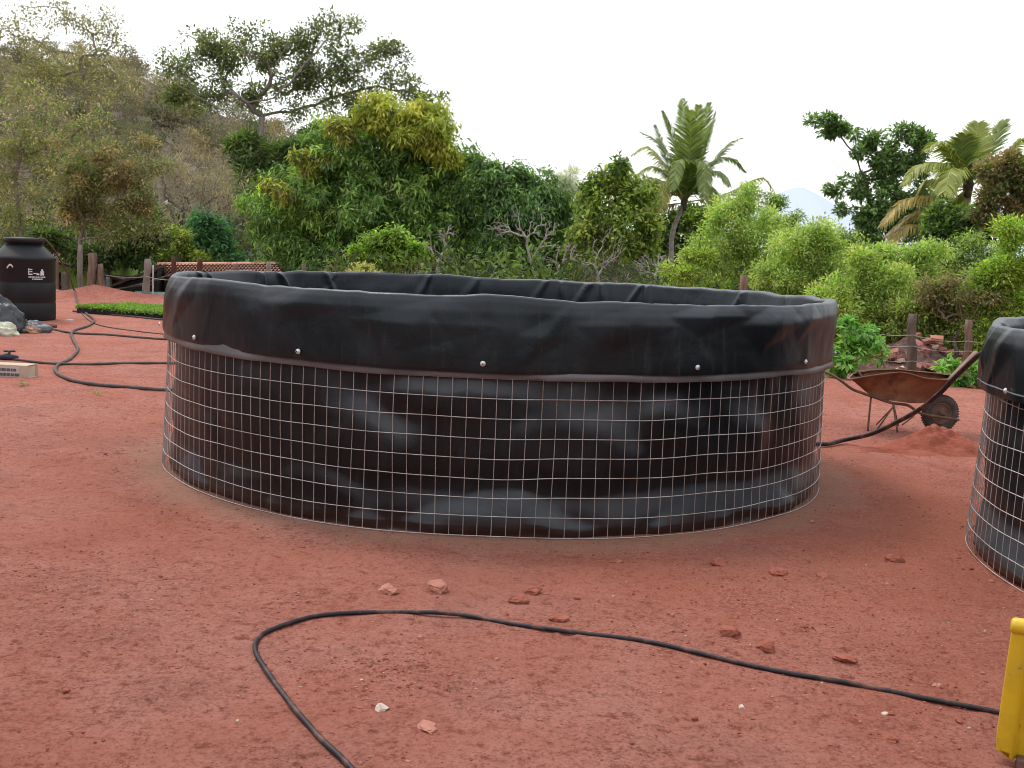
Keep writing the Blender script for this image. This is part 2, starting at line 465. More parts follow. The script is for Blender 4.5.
rock_list = [  # px, py(centre), radius m, flatness, material, label
    (389, 588, .072, .50, 'rock_pale', 'pale pink stone, left of the pair in front of the tank'),
    (438, 586, .078, .52, 'rock_pale', 'pale pink stone, right of the pair in front of the tank'),
    (519, 596, .062, .45, 'rock_red', 'reddish crumbly stone with a second lump behind it, in front of the tank'),
    (533, 588, .055, .45, 'rock_red', 'small red lump touching the back of the crumbly stone in front of the tank'),
    (559, 615, .06, .4, 'rock_red', 'dark red flat stone just behind the crest of the front hose'),
    (617, 562, .05, .3, 'rock_red', 'flat red clod in front of the tank, right of its middle'),
    (720, 564, .062, .45, 'rock_red', 'red stone by the tank base, leftmost of the row there'),
    (778, 572, .065, .35, 'rock_red', 'flat red stone, middle of the row by the tank base'),
    (822, 575, .05, .3, 'rock_red', 'low red clod, right end of the row by the tank base'),
    (896, 558, .085, .38, 'rock_red', 'broad low red stone between the two tanks'),
    (729, 630, .06, .5, 'rock_red', 'dark red angular stone in gravel above the long hose'),
    (765, 646, .052, .5, 'rock_red', 'rounded red stone nearest behind the long hose on the right'),
    (845, 657, .06, .35, 'rock_red', 'crumbled red clod behind the long hose on the right'),
    (890, 734, .035, .7, 'rock_red', 'bright red pebble in front of the hose at lower right'),
    (382, 709, .034, .5, 'rock_white', 'whitish chip inside the bend of the front hose'),
    (426, 726, .055, .2, 'rock_pale', 'flat greyish pink slab inside the bend of the front hose'),
    (886, 709, .018, .5, 'rock_white', 'white pebble among grit in front of the hose at lower right'),
    (966, 702, .024, .4, 'rock_white', 'whitish pebble touching the hose beside the yellow panel'),
    (936, 681, .03, .5, 'rock_pale', 'pale stone behind the hose left of the yellow panel'),
    (812, 520, .025, .6, 'rock_pale', 'small pinkish white stone at the right foot of the tank'),
    (66, 686, .022, .5, 'rock_red', 'small red pebble at far lower left'),
    (742, 704, .016, .8, 'rock_white', 'tiny white pebble lying alone below the long hose'),
    (497, 658, .014, .4, 'rock_pale', 'tiny pale chip in the middle of the red soil'),
    (1003, 560, .03, .4, 'rock_red', 'small red stone in front of the right hand tank'),
]
for i, (px, py, r, sq, mt, lb) in enumerate(rock_list):
    p = G(px, py + 3)
    r *= 0.85; sq = min(.7, sq * 1.25)
    v, f = rock_geo(r, sq, 100 + i, 3)
    me = MB().add(v, f).mesh('rock', M[mt], False)
    o = link('rock', me, loc=(p.x, p.y, surf(p.x, p.y) + r * sq * 0.22)); o.rotation_euler = (random.uniform(-.15, .15), random.uniform(-.15, .15), random.uniform(0, 6.28))
    tag(o, lb, 'stone', 'stones on the red soil')

# pebbles and clods: nobody could count them
def scatter_pebbles():
    base = [rock_geo(1, 0.6, 500 + k, 1) for k in range(8)]
    V = []; Fs = []; C = []; n0 = 0
    N = 19000
    for k in range(N):
        d = 2.9 + 9.5 * rng.random() ** 1.4; a = rng.uniform(-0.62, 0.62)
        x = math.tan(a) * d; y = d
        if k < 2600:
            cx, cy, s = random.choice([(1.3, 5.0, .35), (.8, 5.3, .3), (1.9, 4.6, .45), (-.35, 4.0, .2), (1.2, 4.3, .5), (-.5, 3.9, .2), (2.2, 5.6, .5), (-2.0, 5.0, .6), (1.5, 3.9, .3), (1.55, 5.0, .25)])
            x = rng.normal(cx, s); y = rng.normal(cy, s)
        elif vnoise(x * 1.1, y * 1.1, 3.0) < rng.uniform(-0.7, 0.5): continue
        if math.hypot(x - TC.x, y - TC.y) < TR + 0.05: continue
        r = 0.0030 + 0.0075 * rng.random() ** 3
        if rng.random() < 0.012: r *= 2.0
        v, f = base[k % 8]
        ca, sa = math.cos(k), math.sin(k)
        vv = v @ np.array([[ca, sa, 0], [-sa, ca, 0], [0, 0, 1]]) * r
        V.append(vv + np.array([x, y, surf_f(x, y) + r * 0.15])); Fs.append(np.array(f) + n0); n0 += len(v)
        u = rng.random()
        c = (0.34, 0.105, 0.07) if u < 0.72 else ((0.46, 0.20, 0.15) if u < 0.978 else (0.5, 0.4, 0.33))
        C.append(np.tile(np.array(c) * rng.uniform(0.7, 1.15), (len(v), 1)))
    m, nt, b = newmat('grit')
    a = nt.nodes.new('ShaderNodeAttribute'); a.attribute_name = 'tint'
    nt.links.new(a.outputs['Color'], b.inputs['Base Color']); b.inputs['Roughness'].default_value = 0.95
    b.inputs['Specular IOR Level'].default_value = 0.15
    o = link('gravel', mesh_np('gravel', np.concatenate(V), np.concatenate(Fs), m, False, np.concatenate(C)))
    tag(o, 'loose grit, clods and pebbles scattered over red soil', 'gravel', kind='stuff')
# fast bilinear lookup of the ground height in the near field
gx = np.arange(-9, 9, 0.03); gy = np.arange(2, 15, 0.03)
GX, GY = np.meshgrid(gx, gy); GZ = terrain(GX, GY) + gh(GX, GY)
def surf_f(x, y):
    i = min(max(int((y - 2) / 0.03), 0), len(gy) - 1); j = min(max(int((x + 9) / 0.03), 0), len(gx) - 1)
    return GZ[i, j]
scatter_pebbles()

# ------------------------------------------------------------------ tanks
def make_tank(name, label, centre, R, seed, front, mounds, washers, H=1.342, flare=(0.025, 0.015), hem_gap=None, skirt_z=0.94, bulge=0.05, hem=True, sheens=()):
    root = thing(name, label, 'water tank', centre)
    cf = front                                  # angle facing the camera; phi measured from it, + to the right
    def ang(phi): return cf + phi
    def P(phi, r, z):
        a = ang(phi)
        return np.stack([r * np.cos(a), r * np.sin(a), z], -1)
    def mesh_off(phi, z):                       # radius of the wire at height z
        fl = np.where(np.sin(phi) < 0, flare[0], flare[1]) * np.abs(np.sin(phi))
        return 0.012 + fl * (1 - np.clip(z / 1.0, 0, 1)) ** 1.3 + 0.02 * vnoise(np.cos(phi) * 3 + seed, np.sin(phi) * 3, z * 1.2)
    def wob(phi, z, s=1.0): return s * fbm(np.cos(phi) * 2.6 + seed, np.sin(phi) * 2.6, z * 2.0, 4)
    # liner wall behind the wire
    nphi, nz = 900, 60
    ph = np.linspace(-np.pi, np.pi, nphi, endpoint=False); zz = np.linspace(0.0, 1.25, nz)
    PH, ZZ = np.meshgrid(ph, zz)
    base = mesh_off(PH, ZZ) - 0.012
    d = base - 0.018 + 0.034 * vnoise(np.cos(PH) * 4 + seed, np.sin(PH) * 4, ZZ * 2.2 + .35) + 0.016 * wob(PH, ZZ) + .006 * vnoise(np.cos(PH) * 16, np.sin(PH) * 16 + seed, ZZ * 5) - 0.018 * np.exp(-((ZZ - .27) / .10) ** 2)
    # soft vertical pleats
    rid = 1 - np.abs(fbm(np.cos(PH) * 7 + seed, np.sin(PH) * 7, ZZ * 0.6, 2)) * 3.0
    d = d + 0.006 * np.clip(rid, 0, 1)
    for (pc, zc, wd, hz_, am) in sheens:
        d = d + am * np.exp(-((PH - pc + .15 * (ZZ - zc)) / wd) ** 2 - ((ZZ - zc) / hz_) ** 2) * (1 + .4 * vnoise(PH * 9, ZZ * 7, seed + 2))
    for (pc, wd, hh, am) in mounds:
        u = (PH - pc) / wd
        lobe = np.clip(1 - np.abs(u + .12 * vnoise(ZZ * 8, PH * 3, seed)) ** 1.25, 0, 1)
        top = hh * lobe * (1 + 0.12 * vnoise(PH * 12, ZZ * 9, seed))
        t = np.clip(1 - ZZ / np.maximum(top, 1e-3), 0, 1)
        d = d + am * 1.9 * t ** 1.25 * sstep(0, 0.6, lobe)
    lim = mesh_off(PH, ZZ) - 0.006; d = np.where(d > lim - .02, lim - .02 + .02 * np.tanh((d - lim + .02) / .02), d)
    d = d - 0.035 * sstep(0.035, 0.0, ZZ - .035 * np.clip(vnoise(PH * 10, ZZ * 4, seed + 5), 0, 1))
    V = P(PH, R + d, ZZ).reshape(-1, 3)
    ii = np.arange(nphi * nz).reshape(nz, nphi); jn = np.roll(ii, -1, 1)
    Fq = np.stack([ii[:-1], jn[:-1], jn[1:], ii[1:]], -1).reshape(-1, 4)
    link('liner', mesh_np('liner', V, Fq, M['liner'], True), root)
    # inside: the liner rises from the tank floor, rolls over the rim and hangs down outside
    prof = np.array([(-0.075, 0.02), (-0.075, .35), (-0.07, .7), (-0.062, 1.0), (-.055, 1.12), (-.045, 1.2), (-.034, 1.26), (-.022, H - .02), (-.013, H - .006), (-.004, H), (.006, H - .002), (.013, H - .008),
                     (.024, H - .035), (.036, H - .08), (.043, H - .15), (.048, H - .21), (.052, H - .27), (.056, H - .32), (.058, skirt_z + .04), (.058, skirt_z + .015), (.055, skirt_z)])
    t0 = np.linspace(0, 1, len(prof)); tt = np.linspace(0, 1, 90)
    pr = np.interp(tt, t0, prof[:, 0]); pz = np.interp(tt, t0, prof[:, 1])
    PH, T = np.meshgrid(ph, tt)
    rr = np.repeat(pr[:, None], nphi, 1); z = np.repeat(pz[:, None], nphi, 1)
    side = sstep(0.40, 0.50, T)                 # 0 inside, 1 outside
    up = sstep(0.75, H - 0.02, z)
    cp, sp = np.cos(PH), np.sin(PH)
    # sharp pleats inside the rim
    rs = np.random.default_rng(int(seed * 10))
    def wrap(q): return (q + np.pi) % (2 * np.pi) - np.pi
    pleat = np.zeros_like(PH)
    for q in range(34):
        pc, wd, sl, am = rs.uniform(-np.pi, np.pi), rs.uniform(.012, .045), rs.uniform(-.25, .25), rs.uniform(.4, 1.0)
        pleat = np.maximum(pleat, am * np.clip(1 - np.abs(wrap(PH - pc - sl * (H - z))) / (wd * (.5 + 2.0 * (H - z))), 0, 1) * sstep(.6, .1, H - z))
    def facets(ph_, sd, lo, hi):
        r3 = np.random.default_rng(sd); k_ = [-np.pi]
        while k_[-1] < np.pi - hi: k_.append(k_[-1] + r3.uniform(lo, hi))
        k_.append(np.pi); v_ = r3.uniform(-1, 1, len(k_)); v_[1::2] = np.abs(v_[1::2]); v_[0::2] = -np.abs(v_[0::2]) * .8; v_[-1] = v_[0]
        return np.interp(wrap(ph_), k_, v_)
    def creases(num, sd):
        r2 = np.random.default_rng(sd); out = np.zeros_like(PH)
        for q in range(num):
            pc, wd, sl, am, zc, hz_ = r2.uniform(-np.pi, np.pi), r2.uniform(.008, .04), r2.choice([-.12, .05, .1, .3]), r2.uniform(-.8, 1.0), r2.uniform(skirt_z, H), r2.uniform(.08, .22)
            out += am * np.clip(1 - np.abs(wrap(PH - pc - sl * (H - z))) / wd, 0, 1) * np.exp(-((z - zc) / hz_) ** 2)
        return out
    rr = rr + (1 - side) * (-0.05 * pleat * up - 0.03 * up * (.4 + fbm(cp * 4, sp * 4, z * 2 + seed, 3)))
    topz = sstep(H - 0.10, H, z)
    z = z + topz * (0.014 * vnoise(cp * 3 + seed, sp * 3, 2.0) + 0.012 * facets(PH, int(seed) + 7, .07, .26) + .004 * facets(PH, int(seed) + 8, .03, .08) - 0.014 * pleat * (1 - side))
    # outside creases, some of them running diagonally
    o1 = fbm(cp * 3 + z * 1.2 + seed, sp * 3 - z * 0.8, z * 1.6, 2)
    o2 = creases(70, int(seed) + 50); o3 = creases(90, int(seed) + 90)
    low = sstep(H, H - .2, z)
    seam = sstep(.095, .1, PH) * sstep(.6, .1, PH)
    f1 = facets(PH + .10 * (H - z), int(seed) + 7, .07, .26) * sstep(.36, .0, H - z); f2 = facets(PH - .22 * (H - z), int(seed) + 21, .10, .34) * sstep(-.05, .2, H - z)
    f3 = facets(PH + .5 * (H - z), int(seed) + 33, .05, .5) * np.exp(-((H - z - .14 - .08 * vnoise(cp * 3, sp * 3, 4.0)) / .09) ** 2)
    rr = rr + side * (.017 * f1 + .014 * f2 + .010 * f3)
    rr = rr + sstep(.38, .5, T) * .034 * sstep(.35, 1.1, PH) * sstep(.34, .02, H - z)
    for (pc, zc, wd, hz_, am) in [(.74, .12, .12, .15, .034), (.52, .07, .11, .10, .022), (.90, .10, .08, .12, .02), (.30, .13, .12, .12, .012), (-.18, .16, .16, .14, .014), (-.50, .10, .10, .12, .012), (-.98, .12, .07, .2, .022), (-1.15, .2, .06, .2, .02), (.10, .2, .05, .18, .010)]:
        rr = rr + side * am * np.clip(1.15 - np.abs(wrap(PH - pc + .35 * (H - z - zc))) / wd - np.abs(H - z - zc) / hz_, 0, 1)
    rr = rr + side * (0.016 * o1 + 0.006 * o2 + 0.003 * o3 * low + .004 * seam + .009 * vnoise(cp * 9 + seed, sp * 9, z * .8) * low)
    z = z + side * sstep(H - .3, skirt_z, z) * 0.012 * vnoise(cp * 4, sp * 4 + seed, 7.0)
    V = P(PH, R + rr, z).reshape(-1, 3)
    n2 = len(tt)
    ii = np.arange(nphi * n2).reshape(n2, nphi); jn = np.roll(ii, -1, 1)
    Fq = np.stack([ii[:-1], jn[:-1], jn[1:], ii[1:]], -1).reshape(-1, 4)
    # floor of the tank
    fl = len(V); V = np.vstack([V, [[0, 0, 0.02]]])
    tri = np.stack([np.roll(ii[0], -1), ii[0], np.full(nphi, fl)], -1)
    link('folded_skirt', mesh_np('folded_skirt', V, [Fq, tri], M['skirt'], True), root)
    # hem band just below the skirt
    hp = np.array([(.040, skirt_z + .03), (.043, skirt_z + .006), (.047, skirt_z - .014), (.053, skirt_z - .040), (.049, skirt_z - .041)])
    PH2, K = np.meshgrid(np.linspace(-np.pi, np.pi, 720), np.arange(len(hp)))
    hr = hp[:, 0][K] + 0.020 * fbm(np.cos(PH2) * 4 + seed + 1, np.sin(PH2) * 4, 2.0, 2)
    hz = hp[:, 1][K] + 0.012 * vnoise(np.cos(PH2) * 4, np.sin(PH2) * 4 + seed, 7.0) + 0.004 * vnoise(np.cos(PH2) * 15, np.sin(PH2) * 15, seed)
    if hem_gap is not None: hz = hz + 0.012 * sstep(hem_gap + .004, hem_gap - .004, PH2) * sstep(hem_gap - .5, hem_gap - .1, PH2)
    V = P(PH2, R + hr, hz).reshape(-1, 3); q = PH2.shape[1]
    ii = np.arange(len(V)).reshape(len(hp), q)
    Fq = np.stack([ii[:-1, :-1], ii[:-1, 1:], ii[1:, 1:], ii[1:, :-1]], -1).reshape(-1, 4)
    if hem: link('hem_band', mesh_np('hem_band', V, Fq, M['hem'], True), root)
    # welded wire mesh
    mb = MB()
    nv = int(2 * math.pi * R / 0.081)
    zs = np.linspace(0.005, .955, 20)
    for i in range(nv):
        p0 = -np.pi + 2 * np.pi * i / nv
        phz = p0 + 0.0035 * vnoise(p0 * 9 + seed, zs * 1.5, 1.0)
        pts = P(phz, R + mesh_off(phz, zs) + 0.003, zs)
        mb.tube(pts, 0.0019, 4, False)
    hz = [0.008 + 0.112 * k for k in range(9)]
    pp = np.linspace(-np.pi, np.pi, 420)
    for k, h in enumerate(hz):
        zw = h + 0.013 * vnoise(np.cos(pp) * 6, np.sin(pp) * 6 + seed, k * 0.35) * (1 if k else 0.3)
        mb.tube(P(pp, R + mesh_off(pp, zw) + 0.0065, zw), 0.0023, 4, False)
    # overlap of the mesh panels
    for dphi in (-1.262, 1.9):
        pts = P(np.full(20, dphi), R + mesh_off(np.full(20, dphi), zs) + 0.009, zs); mb.tube(pts, 0.0028, 4, False)
    mb.build('wire_mesh', M['wire'], root)
    for phi, dz in washers:
        w_ = MB().lathe([(0.0, 0.010), (0.006, 0.009), (0.007, 0.003), (0.0145, 0.002), (0.0155, 0.0), (0.0155, -0.004)], 16)
        o = w_.build('washer', M['steel'], root, True)
        hole = MB().lathe([(0.0, 0.0135), (0.0035, 0.0135), (0.0035, 0.009)], 10).build('bolt', M['post_dark'], o)
        zc = skirt_z + 0.045 + dz
        cpz, spz = np.cos(phi), np.sin(phi)
        rrz = R + 0.075 + 0.016 * float(fbm(cpz * 3 + zc * 1.2 + seed, spz * 3 - zc * 0.8, zc * 1.6, 2))
        p = P(np.array(phi), rrz, np.array(zc))
        o.location = p
        nrm = Vector((math.cos(ang(phi)), math.sin(ang(phi)), 0))
        o.rotation_euler = nrm.to_track_quat('Z', 'Y').to_euler()
    return root

main_front = math.atan2(-TC.y, -TC.x)
make_tank('water_tank', 'large round black lined tank with wire mesh wall in middle of yard', TC, TR, 3.0, main_front,
          [(0.0, .27, .30, .024), (.52, .19, .23, .022), (-.50, .13, .22, .02), (.86, .15, .2, .022), (-.95, .14, .22, .016), (-.3, .09, .12, .014), (2.2, .3, .25, .03), (-2.2, .3, .25, .03)],
          [(-.87, .0), (-.475, .0), (-.035, .0), (.475, .0), (.89, .0), (1.25, .0), (-1.3, .0), (1.8, 0), (2.3, 0), (2.8, 0), (-1.8, 0), (-2.3, 0)], hem_gap=0.1,
          sheens=[(-.62, .62, .10, .12, .05), (-.30, .50, .08, .16, .045), (.20, .52, .13, .17, .06), (.42, .66, .06, .1, .04), (-.12, .78, .12, .08, .05), (.70, .55, .07, .15, .045), (1.0, .6, .08, .14, .04), (-.85, .4, .07, .14, .04), (-.45, .22, .09, .09, .04)])
RC = Vector((4.93, 5.55, 0))
make_tank('water_tank', 'black lined mesh tank cut off by right edge of the photo', RC, 2.30, 9.0, math.atan2(-RC.y, -RC.x),
          [(-.95, .3, .22, .03), (-.2, .3, .25, .04)], [(-.9, .0), (-.45, 0), (0, 0), (.5, 0)], flare=(0.02, 0.02), H=1.30, hem=False)

# ------------------------------------------------------------------ hoses
def hose(name, pts, r, mat, label, lift=None, n=8, group='hoses on the ground'):
    P_ = smooth_path(pts, 0.06)
    if lift is None:
        P_[:, 2] = [surf(a, b) for a, b, c in P_]
        k = np.ones(9) / 9; zp = np.pad(P_[:, 2], 4, mode='edge'); P_[:, 2] = np.convolve(zp, k, 'valid') + r * 0.9
    v, f = tube_geo(P_, r, n)
    me = MB().add(v, f).mesh(name, M[mat], True)
    o = link(name, me)
    tag(o, label, 'hose', group)
    return o
front_px = [(372, 795), (347, 766), (318, 739), (291, 708), (269, 677), (255.5, 653), (257.5, 640), (271, 630), (310, 617), (357, 612.5), (435, 612.5), (474, 617), (513, 625), (572, 634), (640, 642), (696, 653), (771, 670), (846, 683), (921, 698), (996, 712), (1080, 727), (1180, 740)]
hose('hose', [G(*p) for p in front_px], 0.0100, 'hose', 'long black hose looping across red soil in front of the tank')
h1 = [(69, 282), (73, 290), (78, 300), (86, 314), (94, 321), (89, 326), (73, 332.5), (73, 341), (78, 350), (70, 360), (57, 367), (58, 375), (78, 383), (125, 389), (170, 392), (230, 394)]
pts = [at(66, 284, 26.6)] + [G(*p) for p in [(71, 296), (78, 305)] + h1[3:]]
hose('hose', pts, 0.020, 'hose_dusty', 'thick grey hose winding in an S from the mound to the tank')
hose('hose', [G(*p) for p in [(-60, 296), (0, 311), (31, 322), (53, 330), (72, 334), (109, 336), (172, 341), (240, 346)]], 0.018, 'hose_dusty', 'grey hose from tarp pile to the tank, crossing the winding one')
hose('hose', [G(*p) for p in [(-60, 352), (0, 358.5), (19, 361), (56, 364.5), (94, 365.5), (172, 364), (240, 364)]], 0.016, 'hose_dusty', 'straight dark hose running behind the carton')
hose('hose', [G(*p) for p in [(78, 306), (82, 314), (94, 323.5), (125, 330), (172, 335.5), (240, 341)]], 0.010, 'hose_dusty', 'thin hose curving below the seedling bed')
hose('hose', [G(*p) for p in [(73, 312), (100, 314.5), (125, 317), (164, 320.5), (230, 324)]], 0.018, 'hose_dusty', 'straight grey pipe along front edge of the seedling bed')
# coupling on the straight hose
c0 = G(8, 360); c0.z = surf(c0.x, c0.y) + .03
mb = MB(); mb.tube([c0 + Vector((-.12, 0, 0)), c0 + Vector((-.02, 0, .01)), c0 + Vector((.12, .0, 0))], [.03, .045, .03], 10); mb.tube([c0, c0 + Vector((.02, 0, .08))], .018, 8); mb.tube([c0 + Vector((-.05, 0, .08)), c0 + Vector((.09, 0, .085))], .012, 6)
tag(mb.build('hose_coupling', mat_rough('dark_valve', (.02, .03, .05), (.05, .06, .08), 8, .5), None, True), 'small dark valve joined on hose behind the carton', 'valve')
# hose rising to the right tank
g1 = G(820, 447.5); g2 = G(845, 443.5)
pts = [Vector((1.2, 11.6, surf(1.2, 11.6) + .02)), Vector((2.1, 10.7, surf(2.1, 10.7) + .02)), g1 + Vector((-.16, .45, .02)), g1 + Vector((0, 0, .03)), g2 + Vector((0, 0, .035))]
d0 = g2.y
for px, py, dd in [(872, 433.5, .3), (899, 421, .65), (920, 409, .95), (939, 394, 1.2), (955, 377.5, 1.4), (970, 363, 1.6), (984, 352, 1.8), (1010, 345, 2.05), (1040, 352, 2.3)]:
    pts.append(at(px, py, d0 - dd))
hose('hose', pts, 0.0195, 'hose', 'thick black hose rising from the soil to the right hand tank', lift=True, n=12)
# thin hose falling from the plastic tank's lid
pts = [at(38, 239, 19.3), at(44, 239, 19.3), at(52, 247, 19.6), at(62, 263, 20.2), at(70, 278, 21.2), at(74, 290, 21.8)]
hose('hose', pts, 0.016, 'hose_dusty', 'thin hose hanging from lid of the black plastic tank', lift=True)

# ------------------------------------------------------------------ plastic tank on the left
tp = G(25, 322)
TB = Vector((tp.x * (1 + .5 / tp.y) + .0, tp.y + .5, surf(tp.x, tp.y)))
M['plastic'] = mat_rough('black_plastic', (0.010, 0.011, 0.013), (0.017, 0.019, 0.022), 3, 0.5, 0.3, 0.05, 0.005)
M['white_mark'] = mat_rough('white_print', (0.6, 0.6, 0.6), (0.75, 0.75, 0.75), 10, 0.7, 0.2, 0)
pt = thing('plastic_water_tank', 'tall black plastic water tank with cone shoulder at left edge', 'water tank', TB)
r0 = 0.52
prof = [(0.0, 0.0), (r0 * .97, 0.0), (r0, .03), (r0, .3), (r0 - .005, .31), (r0 - .005, .34), (r0, .35), (r0, .66), (r0 - .005, .67), (r0 - .005, .70), (r0, .71), (r0, 1.06), (r0 + .012, 1.08), (r0 + .012, 1.11), (r0 - .02, 1.14), (r0 * .62, 1.33), (r0 * .56, 1.345), (r0 * .56, 1.37)]
MB().lathe(prof, 56).build('body', M['plastic'], pt, True)
MB().lathe([(0.3, 1.372), (.345, 1.375), (.35, 1.44), (.33, 1.462), (.1, 1.475), (0, 1.476)], 40).build('lid', M['plastic'], pt, True)
mb = MB()
def on_tank(a, z, ww, hh, dr=.003):
    n = 5; r = r0 + dr
    an = np.linspace(a - ww / 2 / r, a + ww / 2 / r, n)
    v = [(r * math.cos(q), r * math.sin(q), z + s * hh / 2) for s in (-1, 1) for q in an]
    mb.add(v, [(i, i + 1, n + i + 1, n + i) for i in range(n - 1)])
a0 = math.atan2(-TB.y, -TB.x) + 0.43
mz = .80
for (du, dz, ww, hh) in [(-.155, .08, .016, .11), (-.12, .118, .05, .016), (-.12, .08, .05, .016), (-.12, .033, .055, .02), (-.045, .05, .07, .014), (.0, .035, .05, .03), (.08, .055, .07, .07), (.08, .105, .035, .035), (.055, .03, .02, .04), (.105, .03, .02, .04)]:
    on_tank(a0 + du / r0, mz + dz, ww, hh)
for row, (u0, u1) in enumerate([(-.16, .12), (-.10, .06)]):
    u = u0
    while u < u1:
        ww = random.uniform(.012, .03); on_tank(a0 + (u + ww / 2) / r0, mz - .015 - row * .035, ww, .02); u += ww + .008
mb.build('logo_print', M['white_mark'], pt)
mb = MB()
for q in range(6): on_tank(a0 - 0.98 + .035 * q, mz + .14 + .05 * math.sin(q * .55), .022, .03)
mb.build('arc_print', M['white_mark'], pt)

# ------------------------------------------------------------------ clutter by it: tarp, sacks, boards, carton
def lump(name, label, cat, c, size, mat, seed, amp=.25, n=26, flat=0.0, grp=None):
    u = np.linspace(0, 2 * np.pi, n * 2, endpoint=False); vv = np.linspace(0, np.pi / 2, n)
    U, V_ = np.meshgrid(u, vv)
    r = 1 + amp * fbm(np.cos(U) * np.sin(V_) * 2 + seed, np.sin(U) * np.sin(V_) * 2, np.cos(V_) * 2, 3) + amp * .5 * (1 - np.abs(fbm(np.cos(U) * 3 + seed, np.sin(U) * 3, V_ * 2.5, 3)) * 3)
    x = r * np.sin(V_) * np.cos(U) * size[0]; y = r * np.sin(V_) * np.sin(U) * size[1]; z = np.maximum(r * np.cos(V_) * size[2], 0.0)
    v = np.stack([x, y, z], -1).reshape(-1, 3)
    ii = np.arange(n * n * 2).reshape(n, n * 2); jn = np.roll(ii, -1, 1)
    f = np.stack([ii[:-1], ii[1:], jn[1:], jn[:-1]], -1).reshape(-1, 4)
    o = link(name, mesh_np(name, v, f, mat, True), loc=c)
    return tag(o, label, cat, grp)
def ongr(px, py, dz=0.0):
    p = G(px, py); p.z = surf(p.x, p.y) + dz; return p
M['tarp'] = mat_rough('grey_plastic_sheet', (.02, .023, .026), (.05, .056, .062), 3, .38, .5, .3, .02)
M['tarp2'] = mat_rough('slate_plastic_sheet', (.07, .08, .09), (.14, .155, .17), 3, .45, .5, .3, .02)
M['sack'] = mat_rough('pale_sack', (.45, .48, .33), (.68, .7, .58), 3, .8, .2, .2, .02)
M['card'] = mat_rough('crumpled_cardboard', (.35, .2, .14), (.52, .34, .24), 3, .9, .1, .3, .02)
lump('plastic_bag_heap', 'heap of crumpled dark grey plastic beside the black plastic tank', 'plastic sheet', ongr(-3, 332), (.42, .36, .50), M['tarp'], 4, .2)
lump('folded_sheet', 'low slate grey folded plastic sheet in front of black plastic tank', 'plastic sheet', ongr(26, 332), (.34, .25, .17), M['tarp2'], 8, .35)
lump('sack', 'pale yellowish sack lying at left edge before grey plastic', 'sack', ongr(0, 335.5), (.25, .2, .19), M['sack'], 5, .3)
lump('crumpled_cardboard', 'crumpled tan cardboard in front of the folded grey sheet', 'cardboard', ongr(31, 333), (.15, .1, .10), M['card'], 6, .5)
o = MB().box((0, 0, .03), (.42, .22, .05), jit=.006).build('board', M['post_dark'], None, bevel=.004)
o.location = ongr(43, 327); o.rotation_euler = (0, .05, .3); tag(o, 'dark board lying at foot of the black plastic tank', 'board')
lump('plaster_scrap', 'small white scrap on soil right of the black plastic tank', 'scrap', ongr(70, 321), (.07, .05, .025), M['rock_white'], 9, .4)
# carton
cb = G(16, 377.5)
bx = thing('carton', 'long low tan and white carton with dark print at left edge', 'box', (cb.x, cb.y, surf(cb.x, cb.y) - .01), R_(-3))
M['carton'] = mat_rough('carton_board', (.5, .4, .3), (.62, .52, .42), 4, .85, .2, .1, .005)
M['carton_w'] = mat_rough('carton_white_face', (.55, .47, .42), (.66, .6, .55), 4, .8, .2, .05, .004)
M['ink'] = mat_rough('grey_ink', (.08, .09, .11), (.16, .17, .19), 30, .8, .2, 0)
L_, W_, H_ = .85, .22, .135
Yb = cb.y
mb = MB(); x1 = (29 - 16) / F * Yb
x0 = x1 - L_
t_ = .006
mb.box(((x0 + x1) / 2, 0, H_ / 2 + .001), (L_ - .002, t_, H_))          # front (faces the camera, y=0)
mb.box(((x0 + x1) / 2, W_, H_ / 2 + .001), (L_ - .002, t_, H_))
mb.box(((x0 + x1) / 2, W_ / 2, .004), (L_ - .004, W_ - .01, t_))
mb.box(((x0 + x1) / 2 - .01, W_ / 2, H_ + .004), (L_ - .02, W_, t_))
mb.box((x0 + .01, W_ / 2, H_ / 2), (t_, W_ - .01, H_ - .01))
mb.box((x1 - .03, W_ / 2, H_ / 2), (t_, W_ - .01, H_ - .012))
mb.build('body', M['carton'], bx)
mb = MB(); mb.box(((x0 + x1) / 2 - .03, -.0052, H_ / 2), (L_ - .14, .003, H_ - .02)); mb.build('label_panel', M['carton_w'], bx)
mb = MB()
for row in range(2):
    u = x0 + .1
    while u < x1 - .14:
        ww = random.uniform(.02, .05); mb.box((u + ww / 2, -.0085, H_ * .66 - row * .052), (ww, .0025, .030)); u += ww + .008
mb.build('printing', M['ink'], bx)

# ------------------------------------------------------------------ foliage engine
def unit(v): return v / (np.linalg.norm(v, axis=-1, keepdims=True) + 1e-9)

